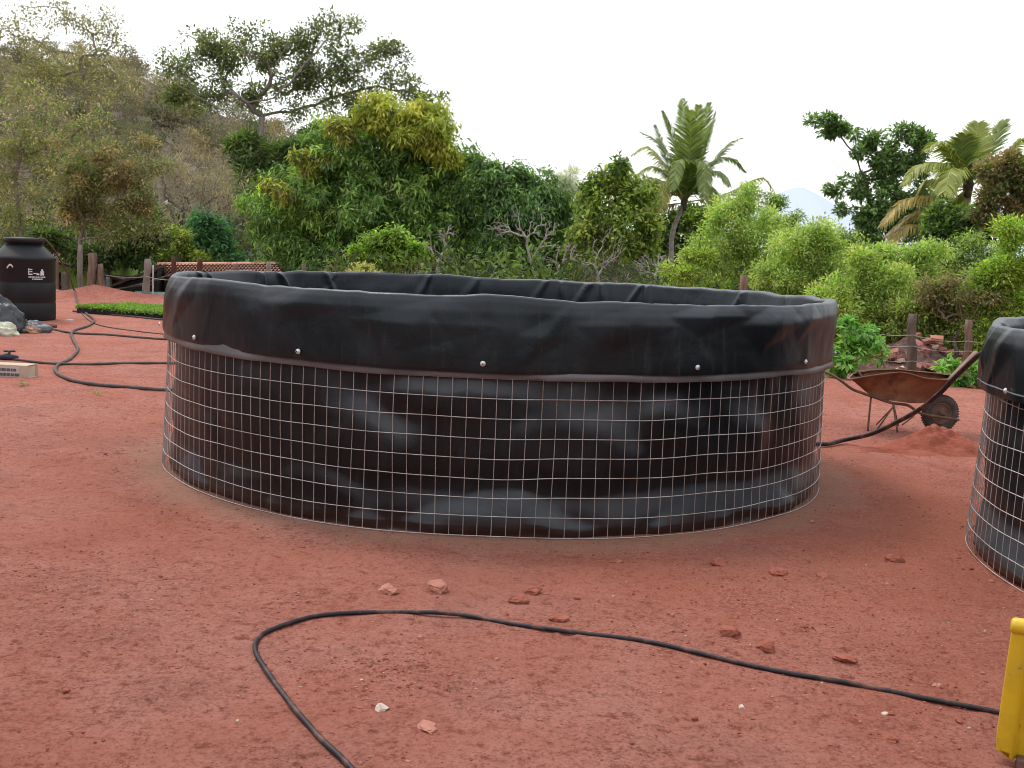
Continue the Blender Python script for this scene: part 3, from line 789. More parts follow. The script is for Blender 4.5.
def leaf_cloud(cen, axis_, nper, spread, L, W, pal, droop=0.3, whorl=False, jitter=.25, clumpy=0.35, size_var=.3):
    """cen (m,3) clump centres, axis_ (m,3) outward direction of each clump"""
    m = len(cen); n = m * nper
    ci = np.repeat(np.arange(m), nper)
    C = cen[ci]; A = unit(axis_)[ci]
    rd = unit(rng.normal(size=(n, 3)))
    if whorl:
        rd = unit(rd - A * np.sum(rd * A, 1, keepdims=True))
        el = rng.uniform(-.2, .8, (n, 1))
        D = unit(rd * np.cos(el) + A * np.sin(el) + np.array([0, 0, -1.0]) * droop * rng.uniform(.4, 1.4, (n, 1)))
        B = C + rng.normal(size=(n, 3)) * spread * .5 + A * rng.uniform(-.5, .5, (n, 1)) * spread
        B = B + D * 0.1 * L
    else:
        B = C + rd * spread * rng.random((n, 1)) ** .55 * np.array([1, 1, .75])
        D = unit(rd + A * .4 + rng.normal(size=(n, 3)) * .5 + np.array([0, 0, -1.0]) * droop)
    upv = unit(A * .5 + np.array([0, 0, 1.0]) + rng.normal(size=(n, 3)) * .45)
    S = unit(np.cross(D, upv)); N = unit(np.cross(S, D))
    l = L * rng.uniform(1 - size_var, 1 + size_var, (n, 1)); wd = W * rng.uniform(1 - size_var, 1 + size_var, (n, 1))
    v = np.empty((n, 4, 3))
    v[:, 0] = B; v[:, 1] = B + D * l * .45 + S * wd * .5 + N * l * .04
    v[:, 2] = B + D * l - N * l * .12; v[:, 3] = B + D * l * .45 - S * wd * .5 + N * l * .04
    pc = np.array([p[0] for p in pal], float); pw = np.array([p[1] for p in pal], float); pw /= pw.sum()
    clump_c = rng.choice(len(pal), m, p=pw); leaf_c = rng.choice(len(pal), n, p=pw)
    use = rng.random(n) < clumpy
    sel = np.where(use, leaf_c, clump_c[ci])
    cl = pc[sel] * rng.uniform(1 - jitter, 1 + jitter, (n, 1)) * (0.75 + 0.5 * rng.random(m))[ci][:, None]
    return v.reshape(-1, 3), np.repeat(cl, 4, 0)

def leaves_obj(name, chunks, mat, parent=None):
    v = np.concatenate([c[0] for c in chunks]); cl = np.concatenate([c[1] for c in chunks])
    f = np.arange(len(v)).reshape(-1, 4)
    return link(name, mesh_np(name, v, f, mat, False, cl), parent)

def skeleton(root_path, targets, r_tip, expo=2.3, maxr=1.0, wig=.06, seglen=None, bias=.35, limbs=()):
    """limbs growing from root_path to every target, thicker where they join"""
    pts = [np.array(tuple(p), float) for p in root_path]; par = [-1] + list(range(len(pts) - 1))
    dist = [0.0]
    for i in range(1, len(pts)): dist.append(dist[-1] + np.linalg.norm(pts[i] - pts[i - 1]))
    fork = max(1, int(len(pts) * .6)); top = pts[-1]
    for q_ in limbs:
        pv = int(np.argmin([np.linalg.norm(p_ - q_[0]) + (0 if i_ >= fork else 9e9) for i_, p_ in enumerate(pts)]))
        for a_, b_ in zip([pts[pv]] + list(q_[:-1]), q_):
            for u_ in (.33, .67, 1.0):
                p_ = a_ + (b_ - a_) * u_ + (rng.normal(size=3) * .03 * np.linalg.norm(b_ - a_) if u_ < 1 else 0)
                pts.append(p_); par.append(pv); dist.append(dist[pv] + np.linalg.norm(p_ - pts[pv])); pv = len(pts) - 1
    order = np.argsort(np.linalg.norm(targets - top, axis=1))
    arr = np.array(pts); da = np.array(dist)
    allow = list(range(fork, len(pts)))
    tips = []
    for k in order:
        t = targets[k]
        A = np.array(allow)
        q = arr[A]
        dd = np.linalg.norm(q - t, axis=1)
        cost = dd + bias * da[A] + np.where(q[:, 2] > t[2] + .1, .25 * dd, 0)
        j = A[int(np.argmin(cost))]
        s = arr[j]; ln = np.linalg.norm(t - s)
        sl = seglen or max(.25, ln / 5)
        ns = max(2, min(7, int(ln / sl)))
        prev = j; new = []
        off = rng.normal(size=3) * wig * ln
        for i in range(1, ns + 1):
            u = i / ns
            p = s + (t - s) * u + off * math.sin(math.pi * u) + np.array([0, 0, .10 * ln * math.sin(math.pi * u)]) + (rng.normal(size=3) * wig * .35 * ln / ns if i < ns else 0)
            new.append(p)
        base = len(arr)
        arr = np.vstack([arr, new])
        for i in range(ns):
            par.append(prev); da = np.append(da, da[prev] + ln / ns); prev = base + i; allow.append(prev)
        tips.append(prev)
    n = len(arr); acc = np.zeros(n)
    kids = np.zeros(n, int)
    for i in range(1, n): kids[par[i]] += 1
    for i in range(n - 1, -1, -1):
        if kids[i] == 0: acc[i] += r_tip ** expo
        if par[i] >= 0: acc[par[i]] += acc[i] 
    rad = np.minimum(acc ** (1 / expo), maxr)
    return arr, np.array(par), rad

def limbs_mesh(arr, par, rad, n=6):
    V = []; Fs = []; k = 0
    a = np.linspace(0, 2 * np.pi, n, endpoint=False); ca, sa = np.cos(a)[:, None], np.sin(a)[:, None]
    for i in range(1, len(arr)):
        p, q = arr[par[i]], arr[i]; d = q - p; L = np.linalg.norm(d)
        if L < 1e-5: continue
        d = d / L; up = np.array([0, 0, 1.0]) if abs(d[2]) < .9 else np.array([1.0, 0, 0])
        u = np.cross(up, d); u /= np.linalg.norm(u); w_ = np.cross(d, u)
        r1 = min(rad[par[i]], rad[i] * 1.25); r2 = rad[i]
        V.append(p - d * r1 * .3 + r1 * (ca * u + sa * w_)); V.append(q + r2 * (ca * u + sa * w_))
        j = np.arange(n); jn = (j + 1) % n
        Fs.append(np.stack([k + j, k + jn, k + n + jn, k + n + j], -1)); k += 2 * n
    return np.concatenate(V), np.concatenate(Fs)

def blob_points(blobs, d, n, shell=.5, depth_scale=.8, sub=True):
    """points in boughs spread through ellipsoids written as (px, py, rx, ry[, depth offset])"""
    w_ = np.array([b[2] * b[3] for b in blobs], float); w_ /= w_.sum()
    out = []; ax = []
    for b, k in zip(blobs, rng.multinomial(n, w_)):
        if k == 0: continue
        Y = d + (b[4] if len(b) > 4 else 0)
        c = np.array(at(b[0], b[1], Y)); s = Y / F
        E = np.array([b[2] * s, b[2] * s * depth_scale, b[3] * s])
        ns = int(min(30, max(3, b[2] * b[3] / 45)))
        su = unit(rng.normal(size=(ns, 3)))
        sr = rng.uniform(.35, .98, (ns, 1)) if shell < .5 else rng.uniform(.60, .92, (ns, 1))
        sc = su * sr * (1 + .16 * rng.normal(size=(ns, 1)))
        q = rng.integers(0, ns, k)
        srad = rng.uniform(.22, .46, ns)
        u = unit(rng.normal(size=(k, 3))); r = rng.random((k, 1)) ** .45
        p = sc[q] + u * r * srad[q][:, None] * np.array([1, 1, .85])
        stray = rng.random(k) < .13
        p[stray] *= rng.uniform(1.0, 1.28, (stray.sum(), 1))
        out.append(c + p * E); ax.append(unit(u * .7 + su[q] * .6))
    return np.concatenate(out), np.concatenate(ax)

def tree(name, label, cat, d, blobs, base_px, pal, nclump=300, nper=40, spread=.25, L=.16, W=.06, r_tip=.012, maxr=.25,
         nlimb=70, shell=.5, whorl=False, droop=.3, bark='bark', leafmat='leaf', fork=.45, group=None, trunk_px=None, extra=None,
         limb_sides=6, bias=.35, clumpy=.35, depth_scale=.8, wig=.06, expo=2.3, up_axis=.5, gain=2.4, limbs_px=()):
    if pal: pal = [(tuple(min(.7, q * gain * k_ * 1.25) for q, k_ in zip(p_, (1.13, 1.1, .95))), w_) for p_, w_ in pal]
    if extra: extra = [(a_, b_, c_, [(tuple(min(.65, q * 1.7) for q in p_), w_) for p_, w_ in d_], e_) for a_, b_, c_, d_, e_ in extra]
    cs, ax = blob_points(blobs, d, nclump, shell, depth_scale)
    c = cs.mean(0)
    bx_ = (at(base_px, 260, d)).x; by_ = d
    root = Vector((bx_, by_, zt(bx_, by_) - .05))
    t = thing(name, label, cat, root, 0, group)
    R0 = np.array(root)
    if trunk_px:
        path = [root] + [at(px, py, d) for px, py in trunk_px]
    else:
        zb = min(b_ for b_ in cs[:, 2]); 
        top = R0 + (c - R0) * fork
        path = [root, Vector(R0 + (top - R0) * .35 + rng.normal(size=3) * .05), Vector(R0 + (top - R0) * .7 + rng.normal(size=3) * .07), Vector(top)]
    path = [np.array(tuple(p)) - R0 for p in path]
    pick = rng.choice(len(cs), min(nlimb, len(cs)), replace=False)
    lp_ = [[np.array(at(a_, b_, d + dy_)) - R0 for a_, b_, dy_ in q_] for q_ in limbs_px]
    arr, par, rad = skeleton(path, cs[pick] - R0, r_tip, expo, maxr, wig, None, bias, lp_)
    v, f = limbs_mesh(arr, par, rad, limb_sides)
    link('trunk', mesh_np('trunk', v, f, M[bark], True), t)
    if nper:
        ax = unit(ax + np.array([0, 0, up_axis]))
        ch = [leaf_cloud(cs - R0, ax, nper, spread, L, W, pal, droop, whorl, clumpy=clumpy)]
        if extra:
            for (eb, en, enp, epal, esp) in extra:
                ec, ea = blob_points(eb, d, en, .8, depth_scale)
                ch.append(leaf_cloud(ec - R0, unit(ea + np.array([0, 0, up_axis])), enp, esp, L, W, epal, droop, whorl, clumpy=.2))
        leaves_obj('crown', ch, M[leafmat], t)
    return t

# palettes (real leaf albedos)
MANGO = [((.040, .070, .022), 5), ((.062, .098, .028), 4), ((.028, .050, .018), 3), ((.10, .135, .036), 1.5)]
MANGO_Y = [((.31, .32, .055), 4), ((.22, .27, .05), 3), ((.38, .35, .07), 1.5)]
MANGO_O = [((.25, .19, .075), 1.5), ((.19, .19, .06), 2), ((.10, .15, .035), 3)]
MANGO2 = [((.032, .058, .022), 5), ((.046, .078, .027), 4), ((.022, .040, .016), 3), ((.075, .11, .035), 1)]
BRIGHT = [((.11, .175, .035), 4), ((.15, .22, .045), 3), ((.07, .11, .025), 3)]
YELG = [((.15, .195, .045), 3), ((.11, .145, .04), 3), ((.22, .22, .07), 1), ((.06, .08, .028), 2)]
FEATHER = [((.16, .215, .075), 4), ((.125, .175, .062), 4), ((.20, .26, .09), 2), ((.08, .115, .045), 2)]
OLIVE = [((.082, .08, .05), 4), ((.062, .066, .038), 3), ((.11, .098, .065), 2), ((.15, .12, .082), 1)]
DRYFL = [((.27, .205, .115), 4), ((.22, .175, .095), 3), ((.13, .125, .06), 3), ((.32, .21, .12), 1)]
DARKG = [((.035, .055, .022), 4), ((.05, .075, .03), 3), ((.025, .04, .018), 3)]
SPREADP = [((.05, .062, .03), 4), ((.07, .078, .036), 3), ((.035, .045, .024), 3), ((.11, .10, .045), .6)]
TEALG = [((.03, .075, .04), 4), ((.045, .10, .048), 3), ((.02, .05, .028), 2)]
REDD = [((.16, .11, .075), 3), ((.11, .10, .055), 3), ((.19, .125, .085), 1), ((.085, .12, .045), 4)]
UNDER = [((.03, .045, .02), 4), ((.05, .06, .025), 3), ((.085, .07, .045), 2), ((.07, .10, .03), 1.5)]
BROWNT = [((.13, .09, .065), 3), ((.09, .085, .045), 3), ((.08, .11, .04), 2)]

# ------------------------------------------------------------------ hill, mountain
hx = np.array([-200, -110, -65, -48.6, -39.7, -32, -23, -8, 11, 60, 200]); hz_ = np.array([36, 29, 24.5, 23.2, 19.5, 17.0, 12.5, 7.5, 4.5, 3, 2])
def hill_z(x, y):
    a = x * 140.0 / np.maximum(y, 30)
    h = np.interp(a, hx, hz_) * (np.minimum(y, 145) / 140.0)
    s = sstep(48, 138, y) * .75 + .25 * np.clip((y - 48) / 90, 0, 1)
    return h * s + 1.2 * fbm(x * .06, y * .06, 4.0, 4) * sstep(60, 90, y) * np.clip(h / 6, 0, 1) - 1.95
hX, hY = np.meshgrid(np.linspace(-190, 90, 240), np.linspace(46, 260, 190))
hZ = hill_z(hX, hY)
ii = np.arange(hX.size).reshape(hX.shape)
hf = np.stack([ii[:-1, :-1], ii[:-1, 1:], ii[1:, 1:], ii[1:, :-1]], -1).reshape(-1, 4)
m, nt, b = newmat('dry_hillside')
v = objco(nt)
c = ramp(nt, noise(nt, .12, 8, .7, v), [(.3, (.13, .12, .09)), (.5, (.24, .18, .155)), (.68, (.33, .23, .20))])
c = mixc(nt, ramp(nt, noise(nt, .9, 6, .7, v), [(.42, .8), (.58, 0.)]), c, (.06, .065, .035))
nt.links.new(c, b.inputs['Base Color']); b.inputs['Roughness'].default_value = 1; b.inputs['Specular IOR Level'].default_value = .05
tag(link('hill', mesh_np('hill', np.stack([hX, hY, hZ], -1).reshape(-1, 3), hf, m, True)), kind='structure')
# scrub on the hill
def scrub():
    pals = [([((.29, .235, .20), 3), ((.22, .19, .155), 2)], 5), ([((.36, .28, .24), 2), ((.28, .22, .19), 2)], 3), ([((.19, .18, .12), 3), ((.15, .145, .10), 2)], 4),
            ([((.25, .21, .15), 2), ((.19, .165, .12), 2)], 3), ([((.42, .31, .18), 2), ((.33, .26, .15), 2)], 2), ([((.09, .12, .06), 3), ((.12, .155, .075), 2)], 2)]
    pw = np.array([p[1] for p in pals], float); pw /= pw.sum()
    ch = []
    for k in range(1150):
        y = rng.uniform(54, 150); x = rng.uniform(-.62, .1) * y; z = float(hill_z(x, y))
        if z < -1.7: continue
        R = rng.uniform(.8, 2.6) * (1 if y > 75 else .7); Hs = R * rng.uniform(.7, 1.5); m = int(5 + R * R * 3.2)
        pi = rng.choice(len(pals), p=pw)
        u = unit(rng.normal(size=(m, 3))); u[:, 2] = np.abs(u[:, 2])
        P0 = np.array([x, y, z + Hs * .35]) + u * np.array([R, R, Hs]) * rng.random((m, 1)) ** .4
        twig = pi in (0, 1)
        ch.append(leaf_cloud(P0, unit(u + np.array([0, 0, .4])), 16 if twig else 20, .5, .38 if not twig else .5, .15 if not twig else .06, pals[pi][0], .0, False))
    tag(leaves_obj('hillside_scrub', ch, M['leaf']), 'dry brown and olive scrub covering the hillside', 'scrub', kind='stuff')
scrub()
# distant mountain
mp_ = [(560, 262), (640, 245), (700, 240), (745, 222), (775, 194), (792, 188), (802, 187), (814, 193), (832, 204), (860, 216), (930, 232), (1000, 240), (1100, 262)]
D = 3200.0
top = [at(px, py, D) for px, py in mp_]
v = []; 
for k, p in enumerate(top): v += [(p.x, D + 500, p.z), (p.x, D - 300, -20)]
tx = np.linspace(top[0].x, top[-1].x, 90); tz = np.interp(tx, [p.x for p in top], [p.z for p in top]) + 9 * fbm(tx * .006, 0.3, 0.0, 4)
rows = 12; V = []
for r in range(rows):
    u = r / (rows - 1)
    V.append(np.stack([tx, np.full_like(tx, D - 900 * u) + 60 * fbm(tx * .004, u * 4, 1.0, 3), tz * (1 - u) ** 1.3 - 30 * u + 14 * fbm(tx * .006, u * 6, 2.0, 3) * u * (1 - u) * 4], -1))
V = np.concatenate(V); ii = np.arange(len(V)).reshape(rows, -1)
ff = np.stack([ii[:-1, :-1], ii[1:, :-1], ii[1:, 1:], ii[:-1, 1:]], -1).reshape(-1, 4)
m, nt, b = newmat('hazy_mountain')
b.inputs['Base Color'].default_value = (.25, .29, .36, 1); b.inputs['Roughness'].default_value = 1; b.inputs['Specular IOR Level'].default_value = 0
b.inputs['Emission Color'].default_value = (.62, .68, .78, 1); b.inputs['Emission Strength'].default_value = .70  # blue air haze put in as colour and a faint glow
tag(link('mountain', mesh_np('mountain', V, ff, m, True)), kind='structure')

# ------------------------------------------------------------------ trees, left to right
tree('spreading_tree', 'tall wide spreading tree with airy crown and bare grey limbs against sky', 'tree', 55,
     [(185, 65, 26, 20), (215, 42, 30, 18), (245, 40, 28, 22), (195, 95, 32, 16), (235, 80, 30, 20), (275, 55, 26, 20), (262, 100, 14, 12), (290, 85, 24, 22), (318, 40, 30, 20), (350, 30, 26, 14), (330, 75, 34, 26), (370, 60, 32, 26), (395, 85, 28, 16), (420, 95, 22, 9), (175, 85, 18, 18), (300, 110, 18, 14), (360, 95, 30, 12), (436, 103, 12, 6), (390, 50, 20, 14), (330, 105, 20, 10), (290, 55, 26, 22), (300, 75, 20, 14), (225, 60, 30, 20)],
     264, SPREADP, gain=3.0, nclump=950, nper=20, spread=.45, L=.19, W=.10, r_tip=.022, maxr=.25, nlimb=230, shell=.3, bark='bark_pale', droop=.1,
     trunk_px=[(262, 170), (261, 140), (262, 116)], fork=.5, bias=.05,
     limbs_px=[[(240, 98, -1), (218, 76, -1.5), (195, 52, -2)], [(252, 88, 1), (244, 60, 1.5), (234, 38, 2)], [(274, 98, -1), (298, 72, -1.5), (322, 45, -1.5)], [(290, 112, 1), (330, 98, 1), (378, 86, 0), (420, 97, 0)], [(264, 92, 0), (276, 64, -1), (288, 42, -1)], [(240, 122, -1), (212, 105, -2), (178, 85, -2.5)], [(285, 95, 0), (330, 70, 1), (365, 45, 2)]], wig=.05, expo=2.5, depth_scale=.55)
tree('understory_tree', 'dark green low tree below the wide spreading tree', 'tree', 50,
     [(246, 150, 16, 16), (255, 180, 20, 26), (295, 145, 20, 18), (280, 168, 20, 20), (315, 128, 12, 12)], 262, DARKG + [((.09, .1, .04), 1)], gain=2.6, nclump=150, nper=36, spread=.4, L=.35, W=.1, nlimb=30)
tree('sparse_tree', 'tall thin tree at left edge with scattered brownish leaves against sky', 'tree', 34,
     [(70, 20, 36, 14), (20, 25, 30, 20), (100, 45, 30, 18), (50, 60, 40, 26), (115, 30, 16, 16), (15, 75, 34, 30), (95, 80, 34, 22)], 88, OLIVE, gain=2.9, nclump=400, nper=16, spread=.36, L=.11, W=.05,
     nlimb=150, shell=.2, r_tip=.01, maxr=.12, trunk_px=[(88, 190), (90, 140), (88, 100), (82, 70)], bark='bark_pale', bias=.2, expo=2.2, wig=.07)
tree('sparse_tree', 'olive tree behind the black plastic tank with forked pale trunk', 'tree', 30,
     [(30, 110, 40, 34), (55, 150, 40, 30), (10, 160, 30, 34), (90, 130, 26, 24), (35, 205, 40, 24), (5, 215, 22, 24)], 24, OLIVE + [((.06, .085, .025), 3)], gain=2.9, nclump=360, nper=18, spread=.3, L=.105, W=.05,
     nlimb=90, shell=.2, r_tip=.011, maxr=.15, trunk_px=[(20, 220), (15, 180), (22, 150)], bark='bark_pale', bias=.2, wig=.07)
tree('flowering_tree', 'tree tipped with orange yellow flowers left of the bare grey tree', 'tree', 28,
     [(95, 165, 34, 26), (130, 190, 30, 26), (85, 205, 34, 28), (120, 225, 36, 24), (150, 160, 20, 12), (70, 180, 20, 20)], 80, OLIVE + [((.055, .08, .028), 5)], gain=2.7, nclump=360, nper=24, spread=.27, L=.10, W=.048,
     nlimb=70, shell=.3, r_tip=.011, maxr=.13, trunk_px=[(79, 262), (80, 240), (86, 220)], bark='bark_pale',
     extra=[([(95, 150, 36, 12), (125, 175, 28, 12), (80, 185, 24, 14), (140, 205, 18, 10), (90, 215, 26, 10), (148, 145, 18, 6)], 120, 44, DRYFL, .22)])
tree('green_tree', 'dark green leafy tree right of the flowering tree, above the shed', 'tree', 31,
     [(115, 240, 36, 20), (145, 235, 20, 22), (60, 242, 26, 14), (100, 255, 30, 12)], 113, DARKG + [((.07, .10, .035), 3)], nclump=190, nper=36, spread=.3, L=.17, W=.07, nlimb=40, maxr=.14, trunk_px=[(107, 285), (110, 262)])
tree('bare_tree', 'leafless grey brown twiggy tree between flowering tree and mango tree', 'tree', 44,
     [(190, 185, 46, 40), (175, 170, 30, 26), (215, 200, 34, 30)], 192, [((.13, .108, .105), 2), ((.16, .135, .13), 1)], gain=2.0, nclump=560, nper=6, spread=.30, L=.42, W=.022, nlimb=420, shell=.25, r_tip=.008, maxr=.12, bark='twig', limb_sides=3, bias=.15, expo=2.1, wig=.09, droop=0)
tree('small_tree', 'small bluish green tree standing behind the tiled roof', 'tree', 38,
     [(208, 232, 18, 22), (222, 250, 18, 14), (200, 250, 18, 12)], 209, TEALG, nclump=90, nper=50, spread=.26, L=.22, W=.09, nlimb=25, whorl=True, droop=.2)
tree('small_tree', 'small yellow green tree left of the bluish green one', 'tree', 37,
     [(180, 243, 20, 15), (172, 255, 22, 10), (190, 255, 16, 9)], 180, YELG, gain=1.8, nclump=90, nper=50, spread=.26, L=.14, W=.07, nlimb=25)
tree('green_bush', 'low green bush beside the forked stake, over the shed', 'bush', 33, [(128, 262, 16, 10), (140, 255, 12, 14)], 130, BRIGHT + DARKG, nclump=60, nper=50, spread=.2, L=.12, W=.06, nlimb=14)
# mango trees
tree('mango_tree', 'largest round mango tree with yellow green new leaves on its top', 'tree', 34,
     [(372, 150, 52, 38), (410, 140, 44, 34), (300, 205, 50, 46), (345, 195, 60, 60), (430, 200, 50, 52), (275, 235, 32, 32), (380, 225, 70, 50), (335, 160, 40, 36), (465, 190, 36, 34), (330, 255, 60, 25), (450, 245, 40, 30), (475, 175, 30, 22), (455, 215, 30, 30)],
     360, MANGO, gain=3.6, nclump=3000, nper=22, spread=.17, L=.21, W=.062, nlimb=60, shell=.65, whorl=True, droop=.75, maxr=.3, leafmat='leaf_gloss', depth_scale=.7, clumpy=.15,
     extra=[([(400, 110, 36, 14, -1), (425, 128, 28, 22, -1.2), (385, 120, 26, 14, -1.2), (445, 148, 14, 16, -1), (410, 140, 20, 10, -1.7)], 460, 22, MANGO_Y, .18), ([(340, 128, 20, 12, -1), (350, 118, 18, 8, -.8), (306, 160, 20, 12, -1), (278, 192, 10, 14, -1)], 150, 22, MANGO_O + MANGO_Y, .18)])
tree('mango_tree', 'smaller darker mango tree right of the largest one', 'tree', 33,
     [(535, 200, 36, 36), (505, 215, 36, 46), (550, 225, 28, 34), (520, 250, 50, 26), (490, 190, 24, 26), (560, 245, 26, 26), (535, 210, 40, 30)],
     525, MANGO2, gain=3.6, nclump=1250, nper=22, spread=.16, L=.20, W=.06, nlimb=50, shell=.6, whorl=True, droop=.75, maxr=.25, leafmat='leaf_gloss', depth_scale=.7, clumpy=.15)
tree('bright_bush', 'bright green rounded bush before the largest mango tree', 'bush', 26,
     [(395, 248, 32, 18), (370, 258, 24, 14), (415, 258, 20, 14)], 393, BRIGHT, gain=1.9, nclump=200, nper=34, spread=.16, L=.13, W=.065, nlimb=30, whorl=True, droop=.3)
tree('dry_shrub', 'low pale olive dry shrub showing just over the rim behind the tank', 'bush', 22,
     [(380, 272, 28, 8), (355, 275, 14, 6)], 378, [((.15, .16, .07), 3), ((.2, .17, .12), 2)], nclump=90, nper=40, spread=.12, L=.08, W=.025, nlimb=40, r_tip=.004, bark='twig')
def bare(label, d, base, trunk, blobs, n, seed_r=.0042, mr=.034):
    n = int(n * 3.6)
    return tree('bare_shrub', label, 'shrub', d, blobs, base, None, nclump=n, nper=0, nlimb=n, r_tip=seed_r, maxr=mr * .8, trunk_px=trunk, bark='pale_wood', limb_sides=5, shell=.45, bias=.5, wig=.012, expo=2.1, group='leafless pale shrubs behind the tank')
bare('leafless pale shrub with upright branches behind the tank, left of the others', 24, 436, [(436, 280), (438, 262), (441, 255)], [(436, 240, 20, 20), (452, 240, 16, 18), (424, 245, 10, 16)], 34)
bare('leafless pale shrub, the widest of those behind the tank', 24, 540, [(537, 284), (531, 262), (527, 247)], [(500, 225, 26, 14), (530, 222, 20, 20), (552, 225, 14, 18), (545, 240, 14, 10)], 60)
bare('small leafless twiggy shrub right of the widest pale one', 23, 558, [(556, 284), (558, 268)], [(562, 248, 16, 16), (575, 255, 10, 12), (548, 258, 10, 8)], 44)
bare('low grey tangle of dead stems below the tall palm', 24, 655, [(655, 288), (655, 275)], [(650, 258, 22, 16), (668, 262, 16, 14), (635, 265, 12, 12)], 70)
bare('leafless shrub of thin leaning stems left of the palm', 25, 600, [(600, 288), (598, 276)], [(600, 250, 18, 20), (618, 245, 12, 24), (585, 260, 12, 12)], 40)
tree('yellow_green_tree', 'yellowish green leafy tree left of the tall palm', 'tree', 31,
     [(620, 178, 24, 12), (600, 195, 24, 20), (640, 200, 20, 24), (612, 225, 34, 24), (590, 245, 22, 20), (640, 245, 20, 20), (655, 225, 14, 16)], 613, YELG, nclump=330, nper=24, spread=.22, L=.17, W=.08, gain=1.9, nlimb=60, shell=.4, whorl=True, droop=.35, maxr=.14,
     extra=[([(620, 168, 20, 7), (600, 180, 16, 8)], 40, 30, BRIGHT, .18)])
tree('distant_tree', 'hazy grey leafless treetop far behind, between mango and yellow green tree', 'tree', 85,
     [(570, 185, 16, 10), (585, 192, 14, 10), (558, 180, 12, 12)], 572, [((.3, .28, .29), 1), ((.24, .22, .22), 1)], nclump=150, nper=20, spread=.5, L=.7, W=.05, nlimb=80, r_tip=.025, maxr=.2, bark='twig', limb_sides=3, droop=0)
tree('green_tree', 'deep green leafy mass behind trunk of the tall palm', 'tree', 38,
     [(655, 225, 26, 26), (690, 225, 26, 24), (710, 215, 20, 20), (670, 250, 34, 20), (640, 215, 18, 16)], 672, DARKG + YELG, nclump=330, nper=34, spread=.28, L=.2, W=.09, nlimb=40, shell=.4)
# right side
tree('crooked_tree', 'tall dark crooked tree with a limb reaching left against sky', 'tree', 36,
     [(826, 122, 18, 6), (836, 127, 20, 8), (848, 134, 22, 10), (862, 148, 16, 12), (880, 165, 24, 24), (905, 132, 24, 12), (925, 140, 10, 10), (905, 160, 22, 16), (885, 205, 30, 34), (845, 182, 10, 6), (838, 190, 10, 6), (858, 186, 12, 7), (865, 225, 24, 26), (910, 215, 30, 36), (845, 208, 8, 6), (925, 185, 14, 20)],
     878, DARKG + [((.06, .095, .04), 3)], nclump=520, nper=34, spread=.22, L=.16, W=.08, r_tip=.013, maxr=.2, nlimb=120, shell=.2, gain=3.3, trunk_px=[(878, 240), (870, 205), (866, 180)], bias=.1, limbs_px=[[(858, 162, 0), (842, 138, 0), (815, 121, 0)], [(880, 165, 0), (900, 138, 0), (915, 125, 0)], [(860, 192, 0), (845, 187, 0), (832, 192, 0)]], depth_scale=.7)
tree('reddish_tree', 'reddish brown leafed tree at the right edge above the bushes', 'tree', 24,
     [(1005, 180, 26, 22), (990, 205, 22, 20), (1025, 200, 20, 30), (1015, 165, 14, 12)], 1005, REDD, gain=1.7, nclump=230, nper=44, spread=.2, L=.11, W=.05, nlimb=50, shell=.4)
tree('green_tree', 'dark green leafy tree below the fronds of the right hand palm', 'tree', 25,
     [(955, 215, 26, 18), (975, 230, 28, 20), (940, 235, 20, 16)], 958, DARKG + MANGO, nclump=200, nper=32, spread=.2, L=.13, W=.07, nlimb=30)
shr = [  # label, depth, base px, blobs, palette
    ('feathery light green shrub behind the fence post right of the palm', 22, 742, [(742, 225, 34, 22), (715, 248, 30, 22), (768, 242, 34, 26), (745, 262, 44, 20), (730, 208, 20, 14), (752, 198, 18, 14), (712, 222, 18, 14)], FEATHER, 760),
    ('light green shrub crest rising beside the long drooping frond', 25, 775, [(772, 210, 18, 12), (788, 225, 22, 16), (797, 213, 7, 10), (760, 230, 18, 14), (765, 196, 12, 8)], FEATHER + MANGO, 230),
    ('light green feathery shrub beyond the right end of the tank', 20, 805, [(805, 255, 34, 24), (785, 275, 34, 20), (825, 248, 22, 20), (840, 268, 26, 22), (800, 288, 30, 14), (815, 233, 12, 10)], FEATHER, 760),
    ('yellow green shrub above the leafy papaya like plant', 18.5, 855, [(852, 296, 34, 22), (880, 280, 28, 24), (835, 304, 24, 16), (862, 316, 34, 14), (868, 262, 14, 12), (890, 300, 20, 16)], YELG + FEATHER + FEATHER, 620),
    ('pale green shrub under the yellow palm fronds', 20.5, 905, [(905, 272, 30, 22), (888, 256, 18, 12), (925, 256, 20, 16), (915, 292, 30, 16)], FEATHER, 520),
    ('light green shrub left of the fence post near the right tank', 18, 930, [(930, 300, 24, 14), (912, 314, 20, 12), (945, 312, 18, 10)], YELG + BROWNT + FEATHER, 240),
    ('bright green shrub at right edge below the reddish tree', 17.5, 1008, [(1010, 235, 22, 20), (1000, 262, 22, 20), (1022, 275, 20, 26), (985, 285, 20, 16), (1005, 300, 20, 14)], BRIGHT + YELG, 420),
    ('small green shrub left of the feathery ones, under the palm', 21, 690, [(685, 272, 18, 12), (700, 258, 12, 12)], YELG, 140),
    ('green shrub in the gap below the right hand palm crown', 23, 950, [(945, 262, 26, 20), (972, 256, 24, 22), (960, 280, 30, 16)], FEATHER + DARKG, 330),
    ('dark green shrub low down in the gap before the crooked tree', 26, 848, [(850, 245, 22, 16), (870, 255, 26, 18), (835, 240, 14, 10)], DARKG + FEATHER, 240),
]
